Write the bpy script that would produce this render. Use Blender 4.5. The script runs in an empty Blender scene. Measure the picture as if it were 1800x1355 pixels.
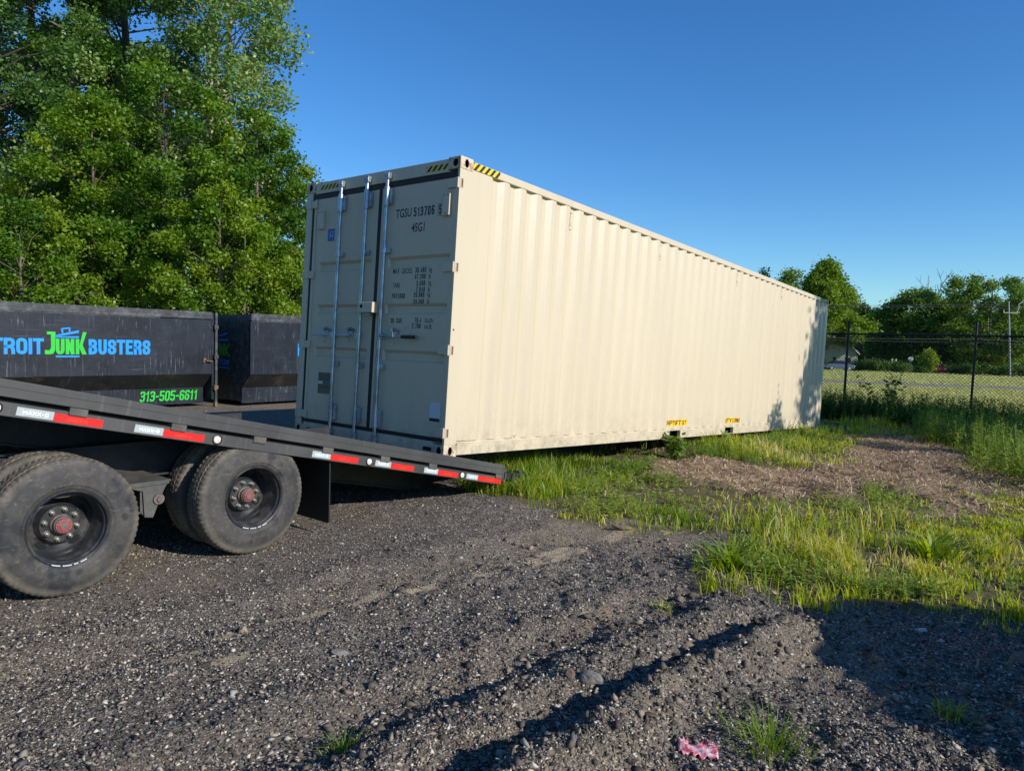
import bpy, bmesh, math, random
import numpy as np
from mathutils import Vector, Matrix

# ------------------------------------------------------------------ scene, camera, light
SC = bpy.context.scene
COL = SC.collection
PI = math.pi
EYE = 1.62
FPX = 1270.0                         # focal length in pixels of an 1800 px wide frame
_up = np.array([.03, -1, -.0618]); _up /= np.linalg.norm(_up)
_fw = np.array([0, 0, 1.]); _fw = _fw - _up * (_fw @ _up); _fw /= np.linalg.norm(_fw)
_rt = np.cross(_fw, _up)
CM = np.array([_rt, _fw, _up])       # camera (x right, y down, z forward) -> world rows

cam_d = bpy.data.cameras.new('camera')
cam = bpy.data.objects.new('camera', cam_d); COL.objects.link(cam)
R3 = CM @ np.diag([1., -1., -1.])
cam.matrix_world = Matrix([list(R3[0]) + [0], list(R3[1]) + [0], list(R3[2]) + [EYE], [0, 0, 0, 1]])
cam_d.sensor_fit = 'HORIZONTAL'; cam_d.sensor_width = 36; cam_d.lens = 36 * FPX / 1800
cam_d.clip_start = .05; cam_d.clip_end = 6000
SC.camera = cam

SUN_AZ = math.radians(-33.5)         # direction towards the sun, from +X counter-clockwise
SUN_EL = math.radians(26.0)
to_sun = Vector((math.cos(SUN_AZ) * math.cos(SUN_EL), math.sin(SUN_AZ) * math.cos(SUN_EL), math.sin(SUN_EL)))
SC.world = bpy.data.worlds.new('World'); SC.world.use_nodes = True
wt = SC.world.node_tree; wt.nodes.clear()
wo = wt.nodes.new('ShaderNodeOutputWorld'); wb = wt.nodes.new('ShaderNodeBackground')
sky = wt.nodes.new('ShaderNodeTexSky'); sky.sky_type = 'NISHITA'; sky.sun_disc = False
sky.sun_elevation = SUN_EL; sky.sun_rotation = PI / 2 - SUN_AZ
sky.air_density = 1.0; sky.dust_density = 0.1; sky.ozone_density = 1.6; sky.altitude = 200
hs_ = wt.nodes.new('ShaderNodeHueSaturation'); hs_.inputs['Saturation'].default_value = 1.29; hs_.inputs['Hue'].default_value = .503
wt.links.new(sky.outputs[0], hs_.inputs['Color']); gn_ = wt.nodes.new('ShaderNodeMix'); gn_.data_type = 'RGBA'; gn_.blend_type = 'MULTIPLY'; gn_.inputs[0].default_value = 1; gn_.inputs[7].default_value = (.60, .875, 1.10, 1)
wt.links.new(hs_.outputs[0], gn_.inputs[6]); wt.links.new(gn_.outputs[2], wb.inputs[0]); wb.inputs[1].default_value = 0.134
wt.links.new(wb.outputs[0], wo.inputs[0])
sun_d = bpy.data.lights.new('sun', 'SUN'); sun_d.energy = 4.45; sun_d.angle = math.radians(.55)
sun_d.color = (1.0, .96, .89)
sun = bpy.data.objects.new('sun', sun_d); COL.objects.link(sun)
sun.rotation_euler = (-to_sun).to_track_quat('-Z', 'Y').to_euler()
SC.view_settings.view_transform = 'Standard'; SC.view_settings.look = 'None'
SC.view_settings.exposure = 0.12; SC.view_settings.gamma = 1
SC.cycles.use_denoising = True
SC.cycles.max_bounces = 6; SC.cycles.diffuse_bounces = 3; SC.cycles.transparent_max_bounces = 8

# ------------------------------------------------------------------ small helpers
def at(u, v, y):
    """the point on the sight line of photo pixel (u, v) at forward distance y"""
    d = CM @ np.array([(u - 900) / FPX, (v - 677.5) / FPX, 1.])
    d = d * (y / d[1]); return Vector((d[0], d[1], d[2] + EYE))

def tag(o, label=None, cat=None, group=None, kind=None):
    if label: o['label'] = label
    if cat: o['category'] = cat
    if group: o['group'] = group
    if kind: o['kind'] = kind
    return o

def empty(name, mat=None, loc=None, parent=None):
    o = bpy.data.objects.new(name, None); COL.objects.link(o); o.empty_display_size = .2
    if parent: o.parent = parent
    if mat is not None: o.matrix_world = mat
    if loc is not None: o.location = loc
    return o

def frame(origin, ex, ey, ez):
    return Matrix([[ex[i], ey[i], ez[i], origin[i]] for i in range(3)] + [[0, 0, 0, 1]])

class MB:
    def __init__(s): s.v = []; s.f = []; s.m = []; s.mi = 0
    def add(s, vs, fs):
        b = len(s.v); s.v += [tuple(p) for p in vs]; s.f += [tuple(b + i for i in f) for f in fs]; s.m += [s.mi] * len(fs)
        return s
    def box(s, x0, x1, y0, y1, z0, z1):
        return s.add([(x, y, z) for z in (z0, z1) for y in (y0, y1) for x in (x0, x1)],
                     [(0, 2, 3, 1), (4, 5, 7, 6), (0, 1, 5, 4), (2, 6, 7, 3), (0, 4, 6, 2), (1, 3, 7, 5)])
    def hexa(s, p):      # 8 points: bottom 4 (ccw), top 4
        return s.add(p, [(3, 2, 1, 0), (4, 5, 6, 7), (0, 1, 5, 4), (1, 2, 6, 5), (2, 3, 7, 6), (3, 0, 4, 7)])
    def prism(s, poly, axis, a, b):
        """extrude polygon; axis 0: poly=(y,z), 1: poly=(x,z), 2: poly=(x,y)"""
        def P(q, t): return {0: (t, q[0], q[1]), 1: (q[0], t, q[1]), 2: (q[0], q[1], t)}[axis]
        n = len(poly)
        vs = [P(q, a) for q in poly] + [P(q, b) for q in poly]
        fs = [tuple(range(n)), tuple(range(2 * n - 1, n - 1, -1))] + [(i, n + i, n + (i + 1) % n, (i + 1) % n) for i in range(n)]
        return s.add(vs, fs)
    def tube(s, pts, r, n=8, cap=True):
        pts = [Vector(p) for p in pts]; rs = r if isinstance(r, (list, tuple)) else [r] * len(pts)
        vs = []; fs = []; u = None
        for i, p in enumerate(pts):
            d = (pts[min(i + 1, len(pts) - 1)] - pts[max(i - 1, 0)]).normalized()
            if u is None: u = d.orthogonal().normalized()
            u = (u - d * u.dot(d)).normalized(); w = d.cross(u)
            vs += [p + (u * math.cos(2 * PI * k / n) + w * math.sin(2 * PI * k / n)) * rs[i] for k in range(n)]
        for i in range(len(pts) - 1):
            for k in range(n):
                a = i * n + k; b = i * n + (k + 1) % n
                fs.append((a, b, b + n, a + n))
        if cap:
            fs.append(tuple(range(n - 1, -1, -1))); fs.append(tuple(len(vs) - n + k for k in range(n)))
        return s.add(vs, fs)
    def lathe(s, prof, c, axis, n=32, e1=None, close=False, mod=None):
        """prof: (distance along axis, radius)"""
        axis = Vector(axis).normalized(); c = Vector(c)
        u = Vector(e1).normalized() if e1 else axis.orthogonal().normalized(); w = axis.cross(u)
        vs = []; fs = []
        for j, (t, r) in enumerate(prof):
            for k in range(n):
                rr = r + (mod(j, k) if mod else 0)
                vs.append(c + axis * t + (u * math.cos(2 * PI * k / n) + w * math.sin(2 * PI * k / n)) * rr)
        m = len(prof)
        for j in range(m if close else m - 1):
            for k in range(n):
                a = j * n + k; b = j * n + (k + 1) % n; j2 = ((j + 1) % m) * n
                fs.append((a, b, j2 + (k + 1) % n, j2 + k))
        return s.add(vs, fs)
    def disc(s, c, axis, r, n=24, a=None, b=None):
        axis = Vector(axis).normalized(); c = Vector(c); u = axis.orthogonal().normalized() if a is None else Vector(a); w = axis.cross(u)
        vs = [c + u * math.cos(2 * PI * k / n) * r + w * math.sin(2 * PI * k / n) * (b or r) for k in range(n)]
        return s.add(vs, [tuple(range(n))])
    def quad(s, a, b, c, d): return s.add([a, b, c, d], [(0, 1, 2, 3)])
    def build(s, name, mat, parent=None, label=None, smooth=False, bevel=0, kind=None, recalc=True):
        me = bpy.data.meshes.new(name); me.from_pydata(s.v, [], s.f)
        mats = mat if isinstance(mat, (list, tuple)) else [mat]
        for m_ in mats: me.materials.append(m_)
        if len(mats) > 1: me.polygons.foreach_set('material_index', s.m)
        if recalc:
            bm = bmesh.new(); bm.from_mesh(me); bmesh.ops.recalc_face_normals(bm, faces=bm.faces); bm.to_mesh(me); bm.free()
        o = bpy.data.objects.new(name, me); COL.objects.link(o)
        if parent: o.parent = parent
        if smooth:
            me.polygons.foreach_set('use_smooth', [True] * len(me.polygons))
            try: me.set_sharp_from_angle(angle=math.radians(38))
            except Exception: pass
        if bevel:
            b = o.modifiers.new('bevel', 'BEVEL'); b.width = bevel; b.segments = 2; b.limit_method = 'ANGLE'; b.harden_normals = False
        if label: o['label'] = label
        if kind: o['kind'] = kind
        return o

def np_mesh(name, verts, faces_flat, sizes, mat, attrs=None, smooth=False):
    me = bpy.data.meshes.new(name)
    me.vertices.add(len(verts)); me.vertices.foreach_set('co', np.asarray(verts, np.float32).ravel())
    me.loops.add(len(faces_flat)); me.loops.foreach_set('vertex_index', np.asarray(faces_flat, np.int32))
    st = np.concatenate([[0], np.cumsum(sizes)[:-1]]).astype(np.int32)
    me.polygons.add(len(sizes)); me.polygons.foreach_set('loop_start', st)
    me.polygons.foreach_set('loop_total', np.asarray(sizes, np.int32))
    if smooth: me.polygons.foreach_set('use_smooth', np.ones(len(sizes), bool))
    me.update(calc_edges=True)
    for k, a in (attrs or {}).items():
        at_ = me.attributes.new(k, 'FLOAT', 'POINT'); at_.data.foreach_set('value', np.asarray(a, np.float32))
    me.materials.append(mat)
    o = bpy.data.objects.new(name, me); COL.objects.link(o)
    return o

# vectorised value noise
def _h(ix, iy, iz, seed):
    n = (ix * 374761393 + iy * 668265263 + iz * 2147483647 + seed * 974634777) & 0xffffffff
    n = ((n ^ (n >> 13)) * 1274126177) & 0xffffffff
    n = ((n ^ (n >> 16)) * 2246822519) & 0xffffffff
    return ((n ^ (n >> 15)) & 0xffff) / 65535.0
def vn(x, y, seed=0):
    x = np.asarray(x, float); y = np.asarray(y, float)
    ix = np.floor(x).astype(np.int64); iy = np.floor(y).astype(np.int64); fx = x - ix; fy = y - iy
    fx = fx * fx * (3 - 2 * fx); fy = fy * fy * (3 - 2 * fy)
    a = _h(ix, iy, 0, seed); b = _h(ix + 1, iy, 0, seed); c = _h(ix, iy + 1, 0, seed); d = _h(ix + 1, iy + 1, 0, seed)
    return (a + (b - a) * fx) * (1 - fy) + (c + (d - c) * fx) * fy
def fbm(x, y, o=4, seed=0):
    s = 0; a = .5; t = 0
    for k in range(o):
        s = s + a * vn(x * 2 ** k + 17.3 * k, y * 2 ** k - 9.1 * k, seed + k); t += a; a *= .5
    return s / t
def sstep(a, b, x): t = np.clip((x - a) / (b - a), 0, 1); return t * t * (3 - 2 * t)

def sdpoly(x, y, P):
    """signed distance, positive inside"""
    x = np.asarray(x, float); y = np.asarray(y, float)
    d = np.full(x.shape, 1e9); ins = np.zeros(x.shape, bool); n = len(P)
    for i in range(n):
        x0, y0 = P[i]; x1, y1 = P[(i + 1) % n]; ex, ey = x1 - x0, y1 - y0
        t = np.clip(((x - x0) * ex + (y - y0) * ey) / (ex * ex + ey * ey + 1e-12), 0, 1)
        d = np.minimum(d, np.hypot(x - x0 - t * ex, y - y0 - t * ey))
        c = ((y0 > y) != (y1 > y)) & (x < (x1 - x0) * (y - y0) / (y1 - y0 + 1e-12) + x0); ins ^= c
    return np.where(ins, d, -d)
def dline(x, y, P):
    x = np.asarray(x, float); y = np.asarray(y, float); best = np.full(x.shape, 1e9); sg = np.zeros(x.shape); ta = np.zeros(x.shape); L = 0
    for i in range(len(P) - 1):
        x0, y0 = P[i]; x1, y1 = P[i + 1]; ex, ey = x1 - x0, y1 - y0; l = math.hypot(ex, ey)
        t = np.clip(((x - x0) * ex + (y - y0) * ey) / (l * l), 0, 1)
        dx = x - x0 - t * ex; dy = y - y0 - t * ey; d = np.hypot(dx, dy)
        s_ = np.sign(dx * ey - dy * ex); m = d < best
        best = np.where(m, d, best); sg = np.where(m, s_, sg); ta = np.where(m, L + t * l, ta); L += l
    return best * sg, ta, L           # positive on the right hand side

# ------------------------------------------------------------------ materials
def nmat(name):
    m = bpy.data.materials.new(name); m.use_nodes = True; nt = m.node_tree; nt.nodes.clear()
    out = nt.nodes.new('ShaderNodeOutputMaterial'); b = nt.nodes.new('ShaderNodeBsdfPrincipled')
    nt.links.new(b.outputs[0], out.inputs[0]); return m, nt, b, out
class NT:
    """tiny node-building helper"""
    def __init__(s, nt): s.nt = nt
    def n(s, t, **k):
        o = s.nt.nodes.new('ShaderNode' + t)
        for a, b in k.items(): setattr(o, a, b)
        return o
    def l(s, a, b): s.nt.links.new(a, b)
    def coord(s, kind='Object', scale=(1, 1, 1), rot=(0, 0, 0)):
        c = s.n('TexCoord'); m = s.n('Mapping'); s.l(c.outputs[kind], m.inputs[0]); m.inputs['Scale'].default_value = scale; m.inputs['Rotation'].default_value = rot
        return m.outputs[0]
    def noise(s, v, sc, det=4, rough=.6, dist=0):
        o = s.n('TexNoise'); s.l(v, o.inputs['Vector']); o.inputs['Scale'].default_value = sc; o.inputs['Detail'].default_value = det
        o.inputs['Roughness'].default_value = rough; o.inputs['Distortion'].default_value = dist; return o.outputs[0]
    def ramp(s, f, stops):
        o = s.n('ValToRGB'); s.l(f, o.inputs[0]); e = o.color_ramp.elements
        while len(e) < len(stops): e.new(.5)
        for i, (p, c) in enumerate(stops):
            e[i].position = p; e[i].color = (c, c, c, 1) if not isinstance(c, (tuple, list)) else (*c, 1)
        return o.outputs[0]
    def mix(s, f, a, b, mode='MIX'):
        o = s.n('Mix', data_type='RGBA', blend_type=mode)
        for inp, val in ((o.inputs[0], f), (o.inputs[6], a), (o.inputs[7], b)):
            if hasattr(val, 'is_linked') or hasattr(val, 'links'): s.l(val, inp)
            elif isinstance(val, (int, float)): inp.default_value = val if inp == o.inputs[0] else (val, val, val, 1)
            else: inp.default_value = (*val, 1)
        return o.outputs[2]
    def math(s, op, a, b=0.0, clamp=False):
        o = s.n('Math', operation=op, use_clamp=clamp)
        for inp, val in ((o.inputs[0], a), (o.inputs[1], b)):
            if isinstance(val, (int, float)): inp.default_value = val
            else: s.l(val, inp)
        return o.outputs[0]
    def bump(s, h, strength, dist, b):
        o = s.n('Bump'); o.inputs['Strength'].default_value = strength; o.inputs['Distance'].default_value = dist; s.l(h, o.inputs['Height'])
        s.l(o.outputs[0], b.inputs['Normal']); return o
    def attr(s, name): o = s.n('Attribute'); o.attribute_name = name; return o.outputs['Fac']

def simple(name, col, rough=.5, metal=0, var=.15, sc=6, spec=.5, bump=0, dirt=None, dirt_sc=3, dirt_amt=.5):
    m, nt, b, out = nmat(name); N = NT(nt); v = N.coord()
    nz = N.noise(v, sc, 5)
    c = N.mix(N.ramp(nz, [(.3, 0), (.7, 1)]), [x * (1 - var) for x in col], [min(1, x * (1 + var)) for x in col])
    if dirt:
        d = N.noise(v, dirt_sc, 8, .7); f = N.math('MULTIPLY', N.ramp(d, [(.48, 0), (.62, 1)]), dirt_amt)
        c = N.mix(f, c, dirt)
    N.l(c, b.inputs['Base Color'])
    b.inputs['Roughness'].default_value = rough; b.inputs['Metallic'].default_value = metal
    try: b.inputs['Specular IOR Level'].default_value = spec
    except Exception: pass
    if bump: N.bump(N.noise(v, sc * 8, 4), bump, .005, b)
    return m

def paint_cream():
    m, nt, b, out = nmat('cream_paint'); N = NT(nt)
    v = N.coord(); vs = N.coord(scale=(1, 1, .12))
    base = (.622, .520, .366)
    c = N.mix(N.ramp(N.noise(vs, 3.2, 4), [(.3, 0), (.7, 1)]), [x * .95 for x in base], [x * 1.03 for x in base])
    st = N.ramp(N.noise(vs, 22, 4, .7), [(.66, 0), (.8, .35)])
    c = N.mix(st, c, (.56, .50, .42))
    sc_ = N.ramp(N.noise(N.coord(scale=(1, 2.6, 1)), 38, 3, .75), [(.735, 0), (.76, .5)])
    c = N.mix(sc_, c, (.45, .38, .30))
    sx = N.n('SeparateXYZ'); N.l(v, sx.inputs[0])
    low = N.ramp(sx.outputs[2], [(.02, .8), (.22, .25), (.5, 0)])
    g = N.math('MULTIPLY', low, N.ramp(N.noise(v, 6, 8, .8), [(.46, 0), (.62, 1)]))
    c = N.mix(g, c, (.33, .27, .19))
    rs = N.math('MULTIPLY', N.ramp(N.noise(v, 24, 5, .8), [(.70, 0), (.735, .7)]), N.ramp(N.noise(v, 1.1, 2), [(.52, 0), (.6, 1)]))
    c = N.mix(rs, c, (.42, .24, .10))
    N.l(c, b.inputs['Base Color']); b.inputs['Roughness'].default_value = .42
    N.bump(N.noise(v, 2.5, 3), .25, .01, b); return m

def paint_rusty():
    m, nt, b, out = nmat('cream_paint_worn'); N = NT(nt); v = N.coord()
    base = (.64, .53, .36)
    f = N.ramp(N.noise(v, 14, 8, .75), [(.46, 0), (.58, .9)])
    c = N.mix(f, base, N.mix(N.noise(v, 40, 3), (.20, .09, .045), (.42, .27, .17)))
    N.l(c, b.inputs['Base Color']); b.inputs['Roughness'].default_value = .6; return m

def black_scratched(name, base, hi, amt=1.0, rough=.36, dust=None):
    m, nt, b, out = nmat(name); N = NT(nt); v = N.coord()
    c = N.mix(N.ramp(N.noise(v, 1.3, 5), [(.35, 0), (.65, 1)]), [x * .75 for x in base], [x * 1.35 for x in base])
    # drip marks, long grazes, chips
    vert = N.ramp(N.noise(N.coord(scale=(9, 9, .35)), 2.2, 6, .75), [(.58, 0), (.70, .30 * amt)])
    horz = N.ramp(N.noise(N.coord(scale=(.6, .6, 22)), 1.5, 4, .7), [(.58, 0), (.68, .34 * amt)])
    hm = N.ramp(N.noise(v, .7, 2), [(.45, 0), (.6, 1)])
    horz = N.math('MULTIPLY', horz, hm)
    chip = N.ramp(N.noise(v, 17, 6, .8), [(.61, 0), (.66, .5 * amt)])
    arc = N.math('MULTIPLY', N.ramp(N.noise(N.coord(scale=(1, 26, 1.6), rot=(.55, 0, 0)), 1.3, 3, .5), [(.60, 0), (.64, .5 * amt)]), N.ramp(N.noise(v, 1.7, 3), [(.5, 0), (.58, 1)]))
    f = N.math('MAXIMUM', N.math('MAXIMUM', vert, horz), N.math('MAXIMUM', chip, arc))
    c = N.mix(f, c, hi)
    if dust:
        c = N.mix(N.ramp(N.noise(v, 2.0, 9, .85), [(.52, 0), (.68, .5)]), c, dust)
    N.l(c, b.inputs['Base Color'])
    r = N.math('ADD', N.math('MULTIPLY', N.noise(v, 2.5, 4), .3), rough - .15); N.l(r, b.inputs['Roughness'])
    b.inputs['Specular IOR Level'].default_value = .35
    N.bump(N.noise(v, 1.6, 2), .5, .02, b)
    return m

def tyre_mat():
    m, nt, b, out = nmat('tyre_rubber'); N = NT(nt); v = N.coord()
    c = N.mix(N.ramp(N.noise(v, 5, 6, .7), [(.35, 0), (.65, 1)]), (.026, .026, .027), (.078, .070, .060))
    c = N.mix(N.ramp(N.noise(v, 30, 6, .8), [(.55, 0), (.68, .55)]), c, (.19, .155, .11))
    c = N.mix(N.ramp(N.noise(v, 3.2, 3), [(.56, 0), (.60, .8)]), c, (.016, .018, .022))
    mud = N.math('MULTIPLY', N.ramp(N.attr('rad'), [(.365, 0), (.415, 1)]), N.ramp(N.noise(v, 9, 7, .75), [(.40, .15), (.62, .9)]))
    c = N.mix(mud, c, (.20, .165, .12))
    c = N.mix(N.ramp(N.noise(N.coord(scale=(1, 1.5, 9)), 7, 3, .7), [(.64, 0), (.68, .35)]), c, (.20, .19, .17))
    N.l(c, b.inputs['Base Color']); b.inputs['Roughness'].default_value = .72
    N.bump(N.noise(v, 60, 3), .3, .004, b); return m

def leaf_mat(name, cols, trans=.35, rough=.5, attr='hue', spec=.35):
    """cols: ramp across the per-leaf hue attribute"""
    m, nt, b, out = nmat(name); N = NT(nt)
    c = N.ramp(N.attr(attr), [(i / (len(cols) - 1), k) for i, k in enumerate(cols)])
    N.l(c, b.inputs['Base Color']); b.inputs['Roughness'].default_value = rough
    try: b.inputs['Specular IOR Level'].default_value = spec
    except Exception: pass
    tr = N.n('BsdfTranslucent'); hs = N.n('HueSaturation'); hs.inputs['Hue'].default_value = .485; hs.inputs['Saturation'].default_value = 1.15; hs.inputs['Value'].default_value = 1.3
    N.l(c, hs.inputs['Color']); N.l(hs.outputs[0], tr.inputs[0])
    mx = N.n('MixShader'); mx.inputs[0].default_value = trans
    N.l(b.outputs[0], mx.inputs[1]); N.l(tr.outputs[0], mx.inputs[2]); N.l(mx.outputs[0], out.inputs[0])
    return m

M = {}
M['cream'] = paint_cream(); M['worn'] = paint_rusty()
M['gasket'] = simple('black_gasket', (.012, .012, .013), .6, var=.1)
M['galv'] = simple('galvanised_steel', (.42, .47, .52), .36, metal=.85, var=.3, sc=9, dirt=(.22, .20, .18), dirt_sc=8, dirt_amt=.4)
M['text_black'] = simple('stencil_black', (.018, .018, .02), .55, var=.1)
M['grip'] = simple('black_grip', (.01, .01, .01), .5)
M['void'] = simple('inside_shade', (.006, .006, .006), .9, var=0)  # near-black, puts the shade inside holes and gaps into colour
M['yellow'] = simple('sticker_yellow', (.86, .56, .015), .5, var=.05)
M['blue_sticker'] = simple('sticker_blue', (.012, .13, .42), .4, var=.1)
M['white'] = simple('sticker_white', (.62, .64, .66), .5, var=.05)
M['plate'] = simple('data_plate', (.13, .15, .13), .45, metal=.5, var=.2, sc=30)
M['red_text'] = simple('sticker_red_text', (.16, .03, .015), .5, var=.05)
M['pencil'] = simple('chalk_grey', (.36, .33, .28), .8, var=.2, sc=40)
M['dump'] = black_scratched('dumpster_paint', (.012, .017, .026), (.20, .22, .25), 1.0, .45)
M['dump_under'] = black_scratched('dumpster_paint_dusty', (.018, .019, .020), (.16, .15, .14), .6, .5, dust=(.20, .155, .095))
M['dump_dark'] = simple('dumpster_frame', (.035, .037, .042), .5, var=.3, dirt=(.15, .15, .15), dirt_sc=7, dirt_amt=.6)
M['rust'] = simple('rusty_iron', (.20, .10, .055), .8, var=.4, sc=20)
M['logo_blue'] = simple('logo_blue', (.012, .30, .90), .4, var=.08)
M['logo_green'] = simple('logo_green', (.03, .55, .05), .4, var=.08)
M['trail'] = black_scratched('trailer_rail_paint', (.062, .060, .058), (.30, .28, .25), .22, .5)
M['trail_dark'] = simple('trailer_frame_paint', (.018, .019, .022), .5, var=.3, dirt=(.07, .06, .05), dirt_sc=4, dirt_amt=.4)
M['trail_dust'] = simple('trailer_bracket_paint', (.085, .080, .070), .7, var=.3, sc=12, dirt=(.16, .13, .10))
M['deck'] = simple('deck_steel', (.04, .04, .042), .6, var=.4)
M['tyre'] = tyre_mat()
M['rim'] = simple('black_rim', (.028, .030, .033), .30, var=.3, sc=14, dirt=(.11, .095, .08), dirt_sc=7, dirt_amt=.6)
M['hub'] = simple('hub_iron', (.16, .125, .105), .55, metal=.3, var=.4, sc=30)
M['nut'] = simple('zinc_nut', (.34, .32, .28), .35, metal=.8, var=.3, sc=60)
M['hub_red'] = simple('hub_red', (.48, .03, .04), .4, var=.2)
M['flap'] = simple('rubber_flap', (.014, .015, .017), .55, var=.2)
M['refl_red'] = simple('reflector_red', (.68, .022, .018), .35, var=.12, sc=40)
M['refl_red2'] = simple('reflector_red_print', (.80, .075, .035), .35, var=.05)
M['refl_white'] = simple('reflector_grey', (.42, .46, .46), .35, var=.08, sc=40)
M['refl_text'] = simple('reflector_print', (.86, .88, .88), .35, var=.02)
M['lens'] = simple('clear_lens', (.72, .66, .56), .2, var=.2, sc=60)
M['bark'] = simple('bark', (.16, .125, .09), .85, var=.4, sc=8, bump=.6)
M['bark_pale'] = simple('bark_pale', (.36, .29, .215), .8, var=.3, sc=6, bump=.5)
M['bark_dark'] = simple('bark_dark', (.07, .055, .042), .9, var=.4, sc=8)
M['fence_black'] = simple('fence_black', (.012, .012, .012), .5, var=.2)
M['wood_pole'] = simple('weathered_pole', (.30, .28, .25), .8, var=.2)
M['cable'] = simple('cable', (.03, .03, .035), .6)
M['siding'] = simple('grey_siding', (.36, .38, .30), .7, var=.08, sc=2)
M['roof'] = simple('brown_shingle', (.09, .06, .05), .9, var=.25, sc=10)
M['fascia'] = simple('pale_trim', (.62, .55, .42), .6, var=.1)
M['glass'] = simple('dark_glass', (.02, .025, .03), .08, var=.1)
M['sidewalk'] = simple('concrete', (.34, .33, .30), .85, var=.15, sc=2)
M['road'] = simple('asphalt', (.075, .072, .07), .9, var=.2, sc=1.5)
M['path_mat'] = simple('worn_drive', (.27, .235, .17), .95, var=.25, sc=.8)
M['chrome'] = simple('bright_trim', (.7, .72, .75), .15, metal=.9, var=.05)

# ------------------------------------------------------------------ layout vectors
CX = Vector((.7773, -.6291, .0)).normalized()
YH = Vector((.6291, .7773, 0)).normalized(); XH = Vector((YH.y, -YH.x, 0))
CT = Vector((-.640, 6.892, EYE - 1.143))
CY = Vector((.629, .776, -.0504)).normalized(); CY = (CY - CX * CY.dot(CX)).normalized(); CZ = CX.cross(CY)
P0 = Vector((CT.x, CT.y, 0))
def sw(s, off): return P0 + YH * s + XH * off

# ------------------------------------------------------------------ ground
GRASS = [(-.38, 7.52), (-.08, 7.29), (.36, 6.88), (1.04, 6.26), (1.63, 6.05), (1.5, 5.19), (1.52, 4.71), (1.98, 4.46), (2.61, 4.57), (3.13, 4.26),
         (6, 3.6), (12, 3.0), (45, -10), (400, 60), (400, 900), (-400, 900), (-400, 60), (-30, 26), (-10, 22), (-1, 24), (3, 22), (4.2, 18.5), (4.6, 16.), (1.2, 11.0), (-.4, 9.2)]
DIRT_A = [(2.0, 10.1), (2.54, 10.52), (3.39, 10.0), (4.2, 10.2), (5.2, 9.8), (4.6, 8.5), (3.9, 7.7), (2.9, 7.6), (2.3, 8.1), (1.9, 9.0)]
DIRT_B = [(6.9, 14.96), (8.35, 15.02), (8.3, 13.01), (6.5, 9.6), (4.95, 7.1), (4.4, 7.3), (4.2, 8.6), (3.84, 9.21), (3.77, 9.79), (5.39, 11.26), (6.26, 13.33)]
RUT1 = [(-.75, 1.95), (.05, 2.75), (.68, 3.42), (1.22, 3.92), (1.80, 4.42)]
RUT2 = [(-2.4, 1.4), (-1.2, 2.45), (-.35, 3.2), (.55, 4.0), (1.35, 4.75)]
RUT3 = [(-3.6, 2.1), (-1.9, 3.55), (-.9, 4.55), (-.1, 5.35), (.55, 5.9), (1.1, 6.35)]
def grass_m(x, y):
    d = sdpoly(x, y, GRASS) + (fbm(x * 1.7, y * 1.7, 4, 3) - .5) * 1.0
    return sstep(-.12, .25, d)
def dirt_m(x, y):
    n = (fbm(x * 2.2, y * 2.2, 4, 8) - .5) * 1.3
    return np.maximum(sstep(-.15, .3, sdpoly(x, y, DIRT_A) + n), sstep(-.2, .4, sdpoly(x, y, DIRT_B) + n))
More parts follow.
